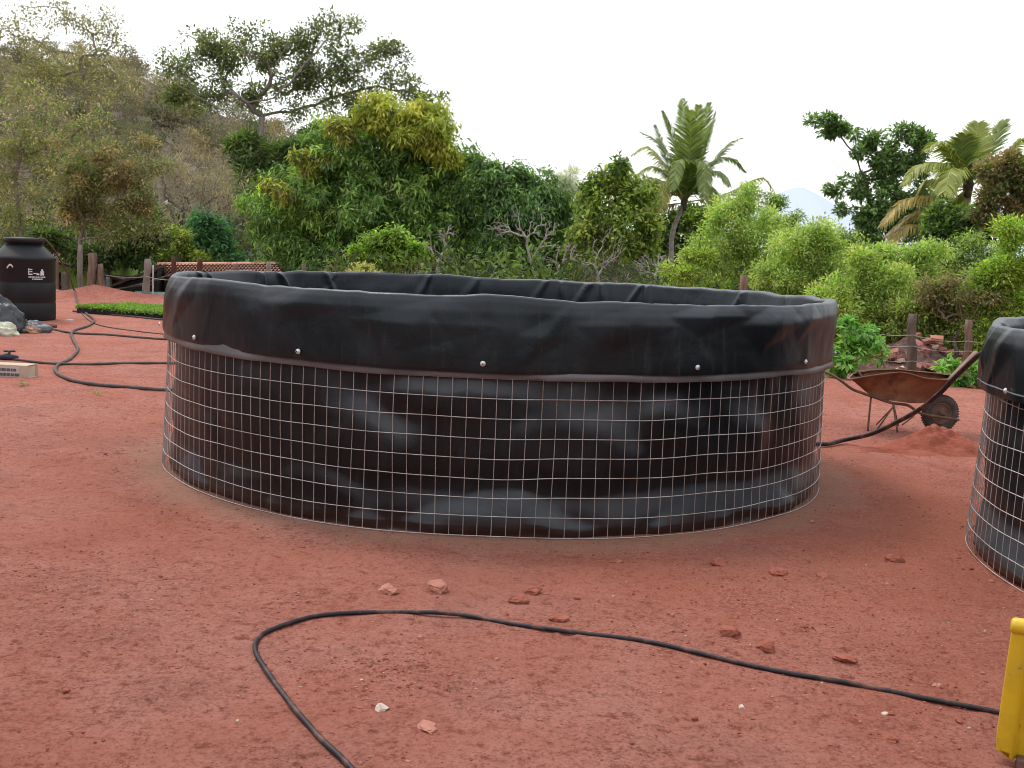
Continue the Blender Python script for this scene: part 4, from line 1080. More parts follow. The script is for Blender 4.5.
for lb, d, bp, bl, pal, nc in shr:
    gy = 251 + .042 * (bp - 512) + 1700 / d; rx_ = 600 / d
    low_b = [(bp, gy - 420 / d, rx_, 440 / d), (bp - 400 / d, gy - 900 / d, rx_ * .8, 420 / d), (bp + 400 / d, gy - 900 / d, rx_ * .8, 420 / d)]
    nc = nc * (1 + sum(b[2] * b[3] for b in low_b) / sum(b[2] * b[3] for b in bl) * .6); bl = bl + low_b
    tree('leafy_shrub', lb, 'shrub', d, bl, bp, pal, nclump=int(nc * 1.2), nper=28, spread=.19, L=.07, W=.03, gain=2.5, nlimb=70, shell=.45, r_tip=.006, maxr=.05, droop=.15, group='light green shrubs behind the fence')
tree('twiggy_shrub', 'brown twiggy half bare shrub behind the fence near the right tank', 'shrub', 17.5,
     [(955, 295, 34, 30), (985, 310, 28, 26), (935, 275, 20, 18)], 958, BROWNT, gain=2.0, nclump=300, nper=12, spread=.16, L=.07, W=.03, nlimb=240, shell=.3, r_tip=.005, maxr=.06, bark='twig', bias=.12, limb_sides=4, wig=.09)
tree('twiggy_shrub', 'grey tangled bare shrub behind the brick rubble', 'shrub', 18.2,
     [(900, 325, 28, 14), (925, 330, 22, 14)], 905, UNDER, nclump=130, nper=22, spread=.13, L=.07, W=.03, nlimb=110, shell=.3, r_tip=.005, maxr=.05, bark='twig', bias=.12, limb_sides=4, wig=.09)

# undergrowth behind the yard, too dense to count
def undergrowth():
    ch = []
    n = 3000
    y = rng.uniform(20.5, 42, n); a = rng.uniform(-.52, .56, n); x = a * y
    keep = ~((a < -.17) & (y < 30.5)) & ~((a > .30) & (a < .43) & (y < 22))
    x, y, a = x[keep], y[keep], a[keep]
    z = terrain(x, y); pn = vnoise(x * .45, y * .45, 3.0) + rng.normal(size=len(x)) * .15
    h = rng.uniform(.1, 1.0, len(x)) * np.where(a < -.17, .8, 1.2) * (1 + .6 * pn)
    P0 = np.stack([x, y, z + h], -1); up = np.tile(np.array([0, -.3, 1.0]), (len(x), 1))
    for k, pal, L, W, m in ((pn < -.25, [((.17, .13, .10), 3), ((.24, .19, .15), 1), ((.10, .085, .05), 2)], .3, .022, 22),
                            ((pn >= -.25) & (pn < .15), [((.07, .10, .04), 4), ((.10, .13, .05), 2), ((.05, .065, .03), 3)], .17, .07, 24),
                            (pn >= .15, [((.13, .20, .05), 3), ((.17, .25, .07), 2), ((.08, .12, .04), 2)], .17, .08, 26)):
        ch.append(leaf_cloud(P0[k], up[k], m, .5, L, W, pal, .1))
    m = 1500
    y = rng.uniform(40, 62, m); a = rng.uniform(-.52, .56, m); x = a * y
    z = rng.uniform(-1, 1.9, m)
    ch.append(leaf_cloud(np.stack([x, y, z], -1), np.tile(np.array([0, -.2, 1.0]), (m, 1)), 34, 1.0, .3, .14, [((.06, .08, .035), 2), ((.09, .10, .05), 1)], .1))
    tag(leaves_obj('undergrowth', ch, M['leaf']), 'dark tangled undergrowth and leaf litter beyond the yard', 'undergrowth', kind='stuff')
undergrowth()
# unseen wood behind the camera, added to darken the liner's reflections
def wood():
    n = 1500
    a = rng.uniform(R_(52), R_(308), n); rad = rng.uniform(17, 24, n)
    x = rad * np.sin(a); y = rad * np.cos(a) + 2
    hmax = 5.5 + 2.2 * vnoise(np.cos(a) * 6, np.sin(a) * 6, 1.0)
    z = rng.random(n) ** .8 * hmax
    tag(leaves_obj('unseen_wood', [leaf_cloud(np.stack([x, y, z], -1), np.stack([-np.sin(a), -np.cos(a), np.full(n, .6)], -1), 30, 1.1, .55, .3,
        [((.06, .09, .035), 3), ((.08, .11, .04), 2), ((.05, .055, .03), 2)], .1)], M['leaf']), 'dense green wood added unseen behind the camera to darken reflections', 'wood', kind='stuff')
wood()

# ------------------------------------------------------------------ palms
def frond(parent, base, ctrl, pal, ll=.75, width=.03, n=46, hang=.6, rach=.022):
    P_ = smooth_path([base] + ctrl, .08)
    seg = np.linalg.norm(np.diff(P_, axis=0), axis=1); s = np.concatenate([[0], np.cumsum(seg)]); tot = s[-1]
    T = np.gradient(P_, axis=0); T = unit(T)
    mb = MB(); rr = np.interp(s, [0, tot], [rach, .004]); mb.tube(P_, rr, 5, True, col=np.array(pal[0]) * 1.3)
    for i in range(n):
        for sd in (-1, 1):
            u = (.13 + .87 * (i + rng.uniform(-.3, .3)) / n); u = min(max(u, .1), .995) * tot
            p = np.array([np.interp(u, s, P_[:, k]) for k in range(3)]); t = unit(np.array([np.interp(u, s, T[:, k]) for k in range(3)]))
            side = np.cross(t, [0, 0, 1.0]); 
            if np.linalg.norm(side) < .15: side = np.cross(t, [0, 1.0, 0])
            side = unit(side) * sd
            uu = u / tot
            L = ll * (math.sin(math.pi * min(1, .18 + .80 * uu)) ** .6) * rng.uniform(.85, 1.1)
            dr = unit(side * 1.0 + t * (.55 + .5 * uu) + np.array([0, 0, .25 - hang * .6]) + rng.normal(size=3) * .08)
            mid = p + dr * L * .5; end = mid + unit(dr + np.array([0, 0, -hang])) * L * .5
            wv = unit(np.cross(dr, np.cross(side, t) + rng.normal(size=3) * .25)) * width * .5
            c = np.array(pal[rng.integers(len(pal))]) * rng.uniform(.75, 1.2)
            mb.add([p - wv * .6, p + wv * .6, mid + wv, mid - wv, end], [(0, 1, 2, 3), (3, 2, 4)], col=c)
    return mb.build('frond', M['leaf_gloss'], parent, False, True)

PG = [(.21, .29, .07), (.26, .34, .085), (.16, .22, .055), (.33, .40, .11)]
PY = [(.46, .42, .11), (.34, .36, .1), (.55, .48, .15), (.22, .28, .08)]
PB = [(.46, .29, .16), (.38, .26, .14), (.52, .36, .2)]
PO = [(.50, .35, .08), (.42, .32, .08), (.32, .30, .09)]
PL = [(.42, .46, .11), (.33, .39, .09), (.48, .50, .14)]
M['palm_bark'] = mat_rough('palm_bark', (.24, .21, .19), (.44, .40, .37), 6, .95, .1, .5, .02, scalev=(1, 1, 3))
def palm(label, d, base_px, trunk_px, heart, fronds, ll, rt):
    bx_ = at(base_px, 265, d).x
    root = Vector((bx_, d, zt(bx_, d) - .05))
    t = thing('palm_tree', label, 'palm tree', root)
    R0 = np.array(root)
    path = smooth_path([root] + [at(px, py, d) for px, py in trunk_px] + [at(*heart, d)], .12) - R0
    rad = np.linspace(rt * 1.15, rt * .8, len(path)) * (1 + .06 * np.sin(np.arange(len(path)) * 2.1))
    MB().tube(path, rad, 12).build('trunk', M['palm_bark'], t, True)
    h = at(*heart, d)
    mb = MB(); mb.tube([np.array(h) - R0 + np.array([0, 0, -.25]), np.array(h) - R0 + np.array([0, 0, .1]), np.array(h) - R0 + np.array([0, 0, .45])], [rt * .9, rt * 1.3, .03], 8)
    mb.build('crown_shaft', M['bark'], t, True)
    for pts, pal, hang, dy in fronds:
        k = len(pts)
        ctrl = [np.array(at(px, py, d + dy * (i + 1) / k)) - R0 for i, (px, py) in enumerate(pts)]
        frond(t, np.array(h) - R0, ctrl, pal, ll, ll * .085, 64, hang)
    return t
palm('tall coconut palm with upright green fronds, centre right against sky', 34, 672, [(671, 258), (673, 232)], (684, 203),
     [([(684, 150), (683, 99)], PG, .25, .3), ([(676, 150), (663, 111)], PG, .35, -.3), ([(668, 165), (655, 125), (662, 113)][:2], PG, .3, .6),
      ([(694, 150), (699, 105)], PG, .3, -.6), ([(700, 150), (709, 103)], PG, .25, .5), ([(704, 152), (716, 111)], PG, .3, -.2), ([(690, 150), (690, 110)], PG, .3, -1.0),
      ([(712, 165), (728, 145), (741, 138)], PG, .45, .4), ([(666, 168), (648, 147), (631, 155)], PL, .8, -.3),
      ([(668, 185), (652, 180), (643, 205)], PY, .9, -.8), ([(672, 185), (664, 183), (662, 212)], PY, .9, -1.2), ([(662, 205), (646, 205), (634, 222)], PB, .9, -.4),
      ([(705, 175), (720, 172), (730, 186)], PG, .8, -.9), ([(700, 185), (712, 190), (716, 210)], PG, .8, -1.2),
      ([(725, 194), (760, 178), (774, 190)], PL, .8, -.2), ([(690, 170), (680, 160), (672, 190)], PG, .7, -1.5), ([(694, 165), (704, 165), (704, 200)], PG, .7, -1.5), ([(680, 180), (690, 175), (700, 182)], PG, .5, 1.5), ([(664, 172), (646, 168), (630, 188)], PL, .8, .4), ([(708, 165), (730, 158), (746, 172)], PG, .7, .2), ([(672, 160), (655, 140), (640, 132)], PG, .45, .8)], .54, .085)
palm('wide palm at right with drooping yellow orange lower fronds', 28, 968, [(966, 250), (966, 215)], (968, 188),
     [([(974, 150), (978, 123)], PL, .3, .3), ([(990, 150), (1004, 121)], PG, .3, .2), ([(962, 155), (965, 135)], PG, .4, -.4), ([(1000, 165), (1020, 140), (1035, 150)], PL, .6, .0),
      ([(955, 160), (940, 143), (925, 150)], PL, .7, -.2), ([(945, 165), (920, 165), (903, 184)], PL, .8, -.4), ([(950, 185), (930, 180), (915, 200)], PL, .8, .5),
      ([(940, 195), (905, 200), (880, 226)], PO, .9, -.6), ([(945, 205), (915, 212), (885, 236)], PO, .9, -.2), ([(935, 224), (905, 226), (879, 256)], PO, .9, -.8), ([(950, 205), (935, 208), (925, 232)], PL, .9, -1.0),
      ([(990, 175), (1010, 172), (1025, 195)], PL, .8, -.5), ([(975, 170), (985, 160), (992, 190)], PG, .8, -1.2), ([(958, 170), (950, 172), (945, 200)], PL, .8, -1.3)], .66, .11)

# ------------------------------------------------------------------ leafy plants by the fence
CHAYA = [((.11, .23, .07), 4), ((.15, .28, .085), 3), ((.07, .15, .045), 2)]
tree('leafy_plant', 'bright green broad leaved plant right of the tank, behind wheelbarrow handles', 'plant', 15.6,
     [(855, 340, 26, 20), (870, 355, 20, 14), (838, 350, 14, 18), (850, 365, 24, 9), (843, 325, 12, 8)], 856, CHAYA, gain=1.6, nclump=95, nper=13, spread=.05, L=.13, W=.055, nlimb=60, shell=.6, whorl=True, droop=.45, r_tip=.006, maxr=.03, clumpy=.2)
tree('leafy_plant', 'low bright green plant between the fence post and the right tank', 'plant', 15.2,
     [(965, 378, 18, 9), (950, 368, 12, 7), (978, 370, 10, 10)], 962, CHAYA, gain=1.6, nclump=50, nper=13, spread=.05, L=.12, W=.055, nlimb=30, shell=.6, whorl=True, droop=.45, r_tip=.005, maxr=.02, clumpy=.2)
for px, py, lb in ((23, 386, 'small wilted green sprout below the carton'), (97, 394, 'small wilted green sprout below the winding hose')):
    p = ongr(px, py)
    cl = leaf_cloud(np.zeros((5, 3)) + rng.normal(size=(5, 3)) * .03 + np.array([0, 0, .02]), np.tile(np.array([0, 0, 1.0]), (5, 1)), 7, .02, .045, .022, [((.28, .3, .12), 1), ((.2, .26, .08), 1)], .2, True)
    o = leaves_obj('sprout', [cl], M['leaf']); o.location = p; tag(o, lb, 'plant', 'small sprouts in the soil')

# ------------------------------------------------------------------ fence posts, stakes, wires
def post(px, y_top, y_bot, d, w_px, mat, label, name='fence_post', lean=0, group='fence posts round the yard', cat='post'):
    a = at(px, y_bot, d); b_ = at(px + lean, y_top, d)
    g = zt(a.x, a.y); a.z = min(a.z, g) - .1
    r = w_px / 2 / F * d
    n = 9; pts = [np.array(a) + (np.array(b_) - np.array(a)) * k / (n - 1) + np.array([rng.normal() * r * .12, 0, 0]) for k in range(n)]
    v, f = tube_geo(pts, [r * (1.05 - .12 * k / n) * rng.uniform(.93, 1.07) for k in range(n)], 10)
    v = v + rng.normal(0, r * .05, v.shape)
    v = v - np.array(a)
    o = link(name, MB().add(v, f).mesh(name, M[mat], True), loc=a)
    return tag(o, label, cat, group), a, b_
posts = [
    (744, 275.5, 300, 17.5, 8, 'post', 'pinkish wooden post behind rim of the big tank, right of the palm', 0),
    (913, 314, 372, 16.0, 9, 'bark', 'mossy fence post directly in front of the brick rubble', -1),
    (968, 320, 362, 16.6, 8, 'post', 'straight brown fence post left of the right hand tank', 1),
    (174, 257, 285, 21.5, 4.6, 'post_dark', 'dark red post at left end of the tiled roof', 0),
    (200, 259, 285, 21.5, 5.2, 'post_dark', 'dark red post second from left before the tiled roof', 0),
    (235, 264, 285, 21.5, 5, 'post', 'grey post before middle of the tiled roof', 0),
    (269, 263, 285, 21.5, 5, 'bark_pale', 'pale post at right end of the tiled roof', 0),
    (304, 264, 285, 21.5, 4.2, 'post', 'thin brown post just right of the tiled roof', 0),
    (145, 259, 297, 22.4, 7, 'bark_pale', 'thick pale log post between black shed and tiled roof', 3),
    (91, 253, 292, 23.0, 9, 'post', 'thick split stake before lime green wall, tallest of the cluster', 2),
    (100, 268, 292, 23.0, 5, 'post', 'thin brown stake right of the thickest one', 0),
    (104, 264, 293, 22.8, 5.5, 'post', 'tapering brown stake, rightmost of the cluster', -4),
    (81, 245, 290, 23.4, 4, 'bark_pale', 'slender pale stake left of the thickest one', 0),
    (57, 257, 292, 23.0, 5, 'post', 'brown stake right beside the black plastic tank', -2),
    (65, 272, 292, 23.0, 7, 'bark', 'short weathered stump stake before the lime green wall', 0),
    (108, 277, 293, 22.6, 3.5, 'tarp2', 'short blue grey stake at right of the stake cluster', 0),
]
for px, yt, yb, d, wp, mt, lb, ln in posts:
    if px < 400: d += 4.2
    post(px, yt, yb, d, wp, mt, lb, lean=ln)
# thin white pole, utility pole
post(153, 265, 296, 27.6, 1.6, 'rock_white', 'thin white pole beside the pale log post', 'pole', 0, None, 'pole')
up_ = thing('utility_pole', 'slim pale concrete utility pole on the hillside with small lamp', 'pole', (at(161, 250, 46).x, 46, zt(at(161, 250, 46).x, 46)))
tp_ = at(161, 163, 46); r0p = np.array(up_.location)
MB().tube([np.zeros(3), (np.array(tp_) - r0p) * .5, np.array(tp_) - r0p], [.13, .11, .08], 10).build('pole_shaft', M['bark_pale'], up_, True)
q = np.array(tp_) - r0p
MB().box(q + np.array([0, 0, -.25]), (1.0, .09, .09)).build('crossarm', M['bark_pale'], up_)
lp = np.array(at(168, 203, 45.8)) - r0p
mb = MB(); mb.tube([q + np.array([0, 0, -1.7]), lp + np.array([0, 0, .12])], .03, 6); mb.build('lamp_arm', M['steel'], up_, True)
mb = MB(); mb.lathe([(0, .1), (.06, .1), (.14, 0), (.1, -.08), (0, -.1)], 12, lp); mb.build('lamp', M['white_mark'], up_, True)

def wire_run(pts, r, label, name='barbed_wire'):
    mb = MB()
    for a, b_, sag in pts:
        A, B = np.array(a), np.array(b_); n = 18
        P_ = [A + (B - A) * u + np.array([0, 0, -sag * 4 * u * (1 - u)]) for u in np.linspace(0, 1, n)]
        mb.tube(P_, r, 4, False)
        L = np.linalg.norm(B - A)
        for k in range(int(L / .16)):
            u = (k + .5) * .16 / L; c = A + (B - A) * u + np.array([0, 0, -sag * 4 * u * (1 - u)])
            mb.tube([c + np.array([-.008, 0, -.014]), c + np.array([.008, 0, .014])], .0018, 3, False)
    return tag(mb.build(name, M['wire'], None, True), label, 'wire')
rt_ = []
for yy_, yy2 in ((335, 341), (346, 351), (361, 363)):
    rt_.append((at(860, yy_ - 4, 16.0), at(913, yy_, 15.9), .03)); rt_.append((at(913, yy_, 15.9), at(968, yy2, 16.5), .04)); rt_.append((at(968, yy2, 16.5), at(1040, yy2 + 5, 17.0), .04))
wire_run(rt_, .0035, 'rusty barbed wire strung between the posts by the rubble')
wire_run([(at(104, 275, 27.0), at(145, 277, 26.6), .03), (at(145, 276, 26.5), at(174, 280, 25.7), .03)], .005, 'thin fence wire strung from the stakes to the log post', 'fence_wire')

# ------------------------------------------------------------------ buildings at the back left
def quad_obj(name, px_pts, mat, parent, origin, thick=.0):
    v = [np.array(at(*p)) - np.array(origin) for p in px_pts]
    n = len(v)
    if thick:
        nn = unit(np.cross(v[1] - v[0], v[2] - v[0])); v2 = [q - nn * thick for q in v]
        f = [tuple(range(n)), tuple(range(2 * n - 1, n - 1, -1))] + [(i, n + i, n + (i + 1) % n, (i + 1) % n) for i in range(n)]
        return MB().add(v + v2, f).build(name, mat, parent)
    return MB().add(v, [tuple(range(n))]).build(name, mat, parent)
M['lime'] = mat_rough('lime_green_wall', (.22, .34, .07), (.30, .42, .10), 2, .8, .2, .1, .01)
M['tin'] = mat_rough('rusty_tin_roof', (.06, .03, .028), (.13, .06, .05), 3, .7, .2, .3, .02)
M['dark'] = mat_rough('black_shed_cloth', (.012, .012, .013), (.03, .028, .028), 3, .8, .2, .2, .02)
M['tile'] = mat_rough('clay_tile', (.60, .30, .22), (.85, .54, .44), 3, .85, .15, .2, .01, c3=(.3, .14, .11), s3=9)
M['teal'] = mat_rough('teal_sheet', (.08, .24, .22), (.13, .33, .30), 3, .6, .3, .1, .01)
# lime green house
hz0 = at(85, 270, 32)
hs = thing('green_house', 'lime green walled house with rusty roof behind the stakes', 'house', (hz0.x, 32, zt(hz0.x, 32)))
og = np.array(hs.location)
wl = at(30, 270, 32).x - og[0]; wr = at(112, 270, 32).x - og[0]; wz = at(60, 257, 32).z - og[2]
MB().box(((wl + wr) / 2, 1.6, wz / 2 - .05), (wr - wl, 3.2, wz)).build('wall', M['lime'], hs)
quad_obj('roof', [(22, 252, 31.2), (135, 283, 31.2), (150, 275, 36.5), (30, 245, 36.5)], M['tin'], hs, og, .06)
MB().box((wl + (wr - wl) * .35, -.02, .95), (.5, .06, 1.9)).build('door', M['dark'], hs)
# black shed
bs0 = at(125, 285, 29.7)
bs = thing('black_shed', 'low black sheeted shed with sloping roof beside log post', 'shed', (bs0.x, 29.7, zt(bs0.x, 29.7)))
og = np.array(bs.location)
quad_obj('roof', [(108, 287, 29.2), (158, 268, 29.2), (166, 264, 32.2), (118, 281, 32.2)], M['dark'], bs, og, .04)
quad_obj('roof_edge', [(107, 288.6, 29.1), (158, 269.6, 29.1), (158, 268, 29.1), (107, 287, 29.1)], M['post_dark'], bs, og, .05)
quad_obj('front_sheet', [(112, 306, 29.3), (157, 306, 29.3), (157, 271, 29.3), (112, 288, 29.3)], M['dark'], bs, og, .03)
quad_obj('side_sheet', [(157, 306, 29.35), (164, 302, 32.2), (164, 267, 32.2), (157, 271, 29.35)], M['dark'], bs, og, .03)
for i in range(3):
    a = np.array(at(116 + 12 * i, 289 - 2 * i, 28.8)) - og; MB().tube([a, a + np.array([.9, .1, .16 + .1 * i])], .02, 6).build('rafter', M['bark'], bs)
# tiled roof shed
ts0 = at(222, 285, 31.2)
ts = thing('tiled_shed', 'low open shed with clay tile roof showing behind tank rim', 'shed', (ts0.x, 31.2, zt(ts0.x, 31.2)))
og = np.array(ts.location)
ridge_l = np.array(at(157, 265.5, 33.2)) - og; ridge_r = np.array(at(276, 264.6, 33.2)) - og
eave_l = np.array(at(172, 283, 29.7)) - og; eave_r = np.array(at(290, 284, 29.7)) - og
mb = MB()
nc = 34
for i in range(nc):
    u0 = (i + .5) / nc
    A = ridge_l + (ridge_r - ridge_l) * u0; B = eave_l + (eave_r - eave_l) * u0
    nrow = 9
    for j in range(nrow):
        a = A + (B - A) * (j / nrow); b_ = A + (B - A) * ((j + 1.15) / nrow) + np.array([0, 0, .03])
        side = unit(ridge_r - ridge_l); nn = unit(np.cross(B - A, side)); nn = nn if nn[2] > 0 else -nn
        wdt = np.linalg.norm(ridge_r - ridge_l) / nc * .52
        an = np.linspace(0, np.pi, 6); vs = []
        for q, ww, lift in ((a, wdt * .85, 0), (b_, wdt, .02)):
            for t_a in an: vs.append(q + side * math.cos(t_a) * ww + nn * (math.sin(t_a) * ww * .8 + lift))
        mb.add(vs, [(k, k + 1, 6 + k + 1, 6 + k) for k in range(5)], col=None)
back_l = ridge_l + np.array([-.5, 3.2, -.9]); back_r = ridge_r + np.array([.5, 3.2, -.9])
mb.build('tile_courses', M['tile'], ts, True)
mb = MB(); mb.add([ridge_l, eave_l, eave_r, ridge_r], [(0, 1, 2, 3)]); mb.add([ridge_l, ridge_r, back_r, back_l], [(0, 1, 2, 3)])
mb.tube([ridge_l, ridge_r], .09, 8); mb.build('roof', M['tile'], ts)
for q in (eave_l + np.array([.1, .2, 0]), eave_r + np.array([-.1, .2, 0]), back_l, back_r):
    MB().tube([np.array([q[0], q[1], -.1]), q], .06, 7).build('support_post', M['post'], ts)
quad_obj('back_wall', [(160, 310, 35.2), (285, 312, 35.2), (285, 279, 35.2), (160, 272, 35.2)], M['dark'], ts, og, .05)
o = thing('teal_trough', 'teal sheet trough below the tiled roof left of the tank', 'trough', at(163, 298, 28.6))
og = np.array(o.location)
quad_obj('front_panel', [(135, 301, 28.6), (195, 304, 28.6), (195, 296, 28.6), (135, 292.5, 28.6)], M['teal'], o, og, .03)
quad_obj('top_panel', [(135, 292.4, 28.6), (195, 295.9, 28.6), (195, 293.5, 29.4), (135, 290.5, 29.4)], M['teal'], o, og, .02)

# ------------------------------------------------------------------ seedling bed
sb0, sb1 = G(76, 313), G(215, 324)
bed = thing('seedling_bed', 'long bed of bright green seedlings in black trays beside the mound', 'seedling bed', (sb0.x, sb0.y, surf(sb0.x, sb0.y)))
L_ = (sb1 - sb0).length; ang_ = math.atan2(sb1.y - sb0.y, sb1.x - sb0.x); bed.rotation_euler[2] = ang_
depth_ = 1.5
mb = MB(); nt_ = 14
for i in range(nt_):
    w_ = L_ / nt_
    for j in range(3):
        mb.box((w_ * (i + .5), depth_ / 3 * (j + .5), .05), (w_ * .95, depth_ / 3 * .95, .09), jit=.004)
mb.build('trays', M['plastic'], bed)
n = 2600
cc = np.stack([rng.uniform(0, L_, n), rng.uniform(0, depth_, n), np.full(n, .12)], -1)
leaves_obj('seedlings', [leaf_cloud(cc, np.tile(np.array([0, 0, 1.0]), (n, 1)), 14, .04, .055, .022, [((.28, .44, .10), 3), ((.34, .5, .13), 2), ((.17, .28, .07), 2)], -.2, False)], M['leaf'], bed)['kind'] = 'stuff'

# ------------------------------------------------------------------ rubble by the fence
def mound(name, label, c, rx, ry, h, mat, seed, kind=None, cat='pile', rough=.12, sharp=1.0):
    n = 70
    u = np.linspace(-1.25, 1.25, n); U, V_ = np.meshgrid(u, u)
    r = np.hypot(U, V_)
    z = h * np.clip(1 - r ** sharp, 0, 1) ** 1.2 * (1 + rough * 2 * fbm(U * 2 + seed, V_ * 2, 0.0, 4)) + h * rough * fbm(U * 7 + seed, V_ * 7, 0., 4) * np.clip(1.15 - r, 0, 1) - .012 * sstep(.9, 1.2, r) - .004
    P_ = np.stack([U * rx, V_ * ry, z], -1).reshape(-1, 3)
    ii = np.arange(n * n).reshape(n, n); f = np.stack([ii[:-1, :-1], ii[:-1, 1:], ii[1:, 1:], ii[1:, :-1]], -1).reshape(-1, 4)
    o = link(name, mesh_np(name, P_, f, mat, True), loc=c)
    return tag(o, label, cat, kind=kind)
M['litter'] = mat_rough('rubble_earth', (.055, .035, .03), (.17, .10, .085), 5, .95, .1, .6, .03, c3=(.25, .13, .11), s3=14)
rc = at(905, 360, 17.6)
mound('rubble_heap', 'low heap of earth and litter behind the fence posts', (rc.x, 17.6, -.02), 1.3, 1.6, .62, M['litter'], 3.0, None, 'heap', .2)
for i in range(46):
    u = random.gauss(0, .42); v_ = random.uniform(-.95, .1)
    x = rc.x + u * 1.3 + (.35 if i % 2 else 0); y = 17.6 + v_ * 1.5
    rr_ = math.hypot((x - rc.x) / 1.3, (y - 17.6) / 1.6)
    z = .62 * max(0, 1 - rr_) ** 1.2 + .03
    if i >= 26:   # the stacked part beside the post
        x = at(934, 350, 16.9).x + random.uniform(-.22, .16); y = 16.9 + random.uniform(-.1, .2); z = .04 + .026 * (i - 26)
    s = random.uniform(.6, 1.1)
    mb = MB().box((0, 0, 0), (.20 * s, .12 * s, .055), jit=.008)
    o = mb.build('brick', M['brick'] if i % 5 else M['rock_white'] if i % 10 == 0 else M['rock_pale'], None, bevel=.006)
    o.location = (x, y, z); o.rotation_euler = (random.uniform(-.5, .5), random.uniform(-.5, .5), random.uniform(0, 3))
    tag(o, 'broken reddish brick or tile piece in rubble behind the fence', 'brick', 'broken bricks in the rubble heap')

# dirt pile beside the wheelbarrow
pc = G(943, 450)
mound('dirt_pile', 'small cone of loose red dirt before the wheelbarrow wheel', (pc.x - .02, pc.y + .05, surf(pc.x, pc.y) - .01), .50, .42, .25, M['dirt'], 5.0, None, 'dirt pile', .22, 1.15)
pc2 = G(905, 452)
mound('dirt_pile', 'low spread of loose red dirt left of the small cone', (pc2.x, pc2.y, surf(pc2.x, pc2.y) - .01), .55, .3, .05, M['dirt'], 8.0, None, 'dirt pile', .3, 1.2)

# ------------------------------------------------------------------ wheelbarrow
WY = 10.75
wb0 = G(905, 432)
wb = thing('wheelbarrow', 'rusty orange brown wheelbarrow standing between the two tanks', 'wheelbarrow', (at(905, 420, WY).x, WY, 0.0), 0)
og = np.array(wb.location)
def W(px, py, dy=0.0): return np.array(at(px, py, WY + dy)) - og
M['rust'] = mat_rough('rusty_tray', (.17, .07, .035), (.30, .145, .075), 4, .7, .3, .3, .01, c3=(.11, .04, .02), s3=7)
M['rust_in'] = mat_rough('rusty_frame', (.12, .07, .05), (.24, .15, .11), 8, .75, .3, .2, .004)
M['tyre'] = mat_rough('dusty_tyre', (.06, .055, .05), (.13, .12, .11), 12, .9, .15, .4, .01)
M['orange'] = mat_rough('orange_paint', (.34, .10, .04), (.42, .15, .06), 8, .6, .3, .1, .004)
hw = .30     # half width of the tray along the view direction
rim = [W(851, 379, -hw), W(868, 376, -hw), W(885, 373.5, -hw), W(901, 372, -hw), W(912, 374, -hw), W(923, 377.5, -hw), W(938, 379, -hw), W(951, 378.5, -hw * .8), W(958, 374, 0), W(954, 375.5, hw * .8), W(936, 373, hw), W(915, 371, hw), W(895, 369, hw), W(870, 370, hw), W(853, 373.5, hw), W(849, 377, 0)]
bot = [W(866, 392, -hw * .5), W(872, 396, -hw * .6), W(880, 398.5, -hw * .62), W(893, 401, -hw * .62), W(905, 402.5, -hw * .62), W(914, 403.3, -hw * .6), W(921, 403.3, -hw * .55), W(926, 402, -hw * .45), W(928, 400, 0), W(926, 399, hw * .45), W(920, 399, hw * .6), W(910, 398, hw * .62), W(898, 397, hw * .62), W(880, 393, hw * .6), W(870, 390, hw * .5), W(864, 389, 0)]
rim, bot = np.array(rim), np.array(bot); K = len(rim)
lv = [rim + (bot - rim) * u + np.array([0, 0, -.0]) for u in (0, .33, .66, 1)]
outer = np.concatenate(lv); inner = np.concatenate([l * .985 + np.array([0, 0, .006]) for l in lv])
lipo = rim + (rim - rim.mean(0)) * .03 + np.array([0, 0, -.004])
V = np.concatenate([outer, inner, lipo]); Fs = []
for r in range(3):
    for j in range(K):
        k = (j + 1) % K
        Fs.append((r * K + j, (r + 1) * K + j, (r + 1) * K + k, r * K + k)); o_ = 4 * K
        Fs.append((o_ + r * K + j, o_ + r * K + k, o_ + (r + 1) * K + k, o_ + (r + 1) * K + j))
for j in range(K):
    k = (j + 1) % K
    Fs.append((8 * K + j, j, k, 8 * K + k)); Fs.append((j, 4 * K + j, 4 * K + k, k))
Fs.append(tuple(3 * K + j for j in range(K))); Fs.append(tuple(7 * K + j for j in range(K))[::-1])
MB().add(V, Fs).build('tray', M['rust'], wb, True)
MB().tube(smooth_path(list(lipo) + [lipo[0]], .04), .007, 6, False).build('tray_rim', M['rust_in'], wb, True)
